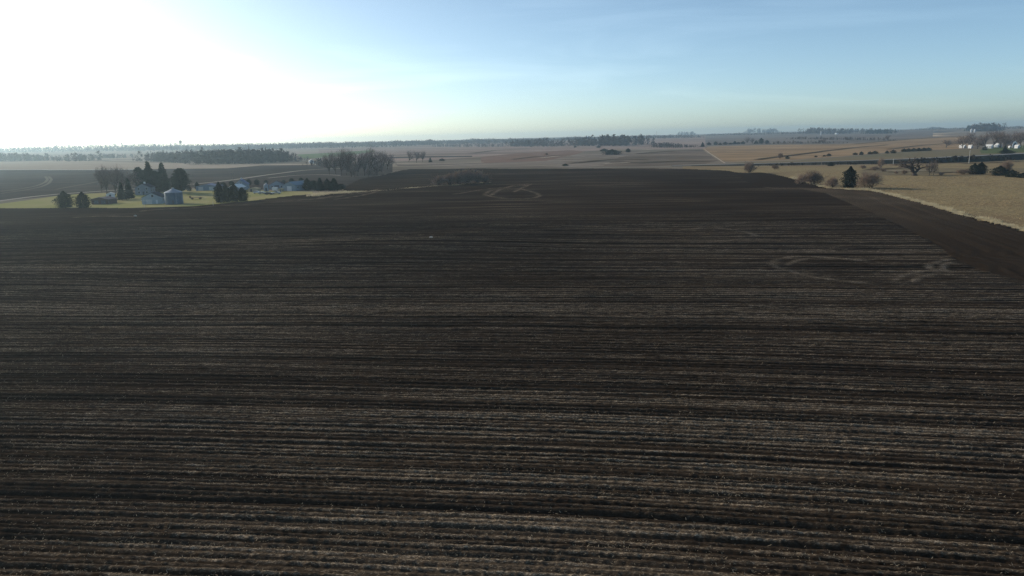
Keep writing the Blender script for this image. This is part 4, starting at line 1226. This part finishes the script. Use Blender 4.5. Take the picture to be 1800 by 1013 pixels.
# vehicles and things in the yards
def car(px, py, rz, paint, label, pickup=False):
    x, y, z, mp_ = spot(px, py)
    e = empty('pickup_truck' if pickup else 'parked_car', (x, y, z + .12), D2R(rz)); tag(e, label, 'truck' if pickup else 'car', 'vehicles parked beside the tan shed')
    Lh = 2.7 if pickup else 2.25
    b_ = MB(); b_.prism([(-Lh, .35), (Lh, .35), (Lh + .03, .62), (Lh - .1, .92), (Lh - 1.1, 1.0), (-Lh + .05, 1.02), (-Lh - .02, .7)], -.88, .88)
    if pickup:
        b_.prism([(-.45, 1.0), (1.15, 1.0), (.65, 1.72), (-.3, 1.75)], -.78, .78)
    else:
        b_.prism([(-Lh + .25, 1.0), (Lh - 1.1, 1.0), (.45, 1.46), (-1.15, 1.48)], -.76, .76)
    b_.build('body', paint, e)
    gx = (-.3, 1.0, .62, -.22) if pickup else (-Lh + .5, Lh - 1.35, .4, -1.05)
    zt = 1.66 if pickup else 1.41
    gb = MB()
    for sy in (-1, 1):
        yy = .80 * sy if pickup else .78 * sy
        gb.face([(gx[0], yy, 1.06), (gx[1], yy, 1.06), (gx[2], yy, zt), (gx[3], yy, zt)])
    gb.build('window', m_glass, e)
    for sx in (-Lh * .62, Lh * .62):
        for sy in (-.82, .82):
            wl = MB().tube([(sx, sy - .12, .22), (sx, sy + .12, .22)], .34, 14).build('wheel', m_rubber, e)
            MB().tube([(sx, sy - .125, .22), (sx, sy + .125, .22)], .19, 10).build('rim', m_steel, wl)
    for sy in (-.6, .6):
        MB().box(Lh - .06, Lh + .05, sy - .2, sy + .2, .62, .78).build('headlight', m_white, e)
    return e
p_w = mat('white_paintwork', (.72, .72, .72), None, 1.0, rough=.2, spec=.5)
p_s = mat('silver_paintwork', (.45, .46, .48), None, 1.0, rough=.2, spec=.5, metallic=.5)
p_d = mat('dark_paintwork', (.05, .055, .07), None, 1.0, rough=.2, spec=.5)
car(452, 340.5, 12, p_w, 'white car parked nearest the tan shed')
car(461, 341.5, 8, p_s, 'silver car parked beside the white one')
car(473, 342.5, -6, p_d, 'dark car parked before the narrow silo')
car(486, 341.5, 5, p_s, 'silver pickup parked before the white box trailer', True)
x, y, z, mp_ = spot(484, 337)
e = empty('box_trailer', (x, y, z), D2R(-8)); tag(e, 'bright white box trailer before the dark roofed barn', 'trailer')
MB().prism([(-1.6, .75), (1.45, .75), (1.6, 1.0), (1.6, 2.6), (1.45, 2.75), (-1.6, 2.75)], -1.1, 1.1).build('body', p_w, e)
MB().box(-1.64, -1.60, -.95, .95, .85, 2.6).build('door', m_wall_w, e)
MB().tube([(1.6, 0, .65), (2.7, 0, .55)], .07, 6).build('tow_bar', m_steel, e)
for sy in (-.95, .95):
    wl = MB().tube([(0, sy - .12, .38), (0, sy + .12, .38)], .38, 14).build('wheel', m_rubber, e)
    MB().tube([(0, sy - .125, .38), (0, sy + .125, .38)], .2, 10).build('rim', m_steel, wl)
x, y, z, mp_ = spot(345, 350.5)
e = empty('flatbed_wagon', (x, y, z), D2R(6)); tag(e, 'dark low flatbed wagon on the lawn right of the grain bin', 'wagon')
MB().box(-3.2, 3.2, -1.2, 1.2, .85, 1.02).box(-3.2, -3.1, -1.2, 1.2, 1.02, 1.9).build('deck', m_wall_br, e)
MB().tube([(3.2, 0, .8), (5.0, 0, .5)], .07, 6).build('drawbar', m_steel, e)
for sx in (-2.2, 2.2):
    for sy in (-1.0, 1.0):
        wl = MB().tube([(sx, sy - .1, .42), (sx, sy + .1, .42)], .42, 14).build('wheel', m_rubber, e)
        MB().tube([(sx, sy - .105, .42), (sx, sy + .105, .42)], .2, 10).build('rim', m_steel, wl)
# field stones
def stone(px, py, r_, label, seed):
    x, y, z, mp_ = spot(px, py)
    R = random.Random(seed); b_ = MB()
    prof = [(.01, -.6), (.7, -.4), (1.0, 0), (.85, .35), (.45, .6), (.01, .68)]
    b_.lathe([(a * r_, c_ * r_) for a, c_ in prof], 9)
    b_.v = [(a * (1 + .25 * R.random()), c_ * (1 + .25 * R.random()), d * (.8 + .4 * R.random())) for a, c_, d in b_.v]
    o = b_.build('field_stone', mat('pale_stone', (.45, .42, .38), (.36, .33, .30), 3.0), None)
    o.location = (x, y, z + .42 + r_ * .35)
    tag(o, label, 'stone')
stone(758, 421.5, .55, 'pale stone alone on the tilled soil below the brush clump', 3)
stone(238, 382.5, .6, 'small bright stone on the tilled soil before the pale garage', 4)

# ------------------------------------------------------------------ air
m_haze = bpy.data.materials.new('haze'); m_haze.use_nodes = True
t = m_haze.node_tree
for n_ in list(t.nodes): t.nodes.remove(n_)
pv = t.nodes.new('ShaderNodeVolumePrincipled'); ou = t.nodes.new('ShaderNodeOutputMaterial')
pv.inputs['Color'].default_value = (.62, .84, 1.0, 1)
pv.inputs['Density'].default_value = HAZE_D
pv.inputs['Anisotropy'].default_value = HAZE_G
t.links.new(pv.outputs[0], ou.inputs['Volume'])
hz = MB().box(-9200, 9200, -9200, 9200, -8.0, 78.0).build('haze', m_haze)
tag(hz, kind='stuff'); hz['label'] = 'pale bluish haze thickening towards the far left horizon'; hz['category'] = 'haze'
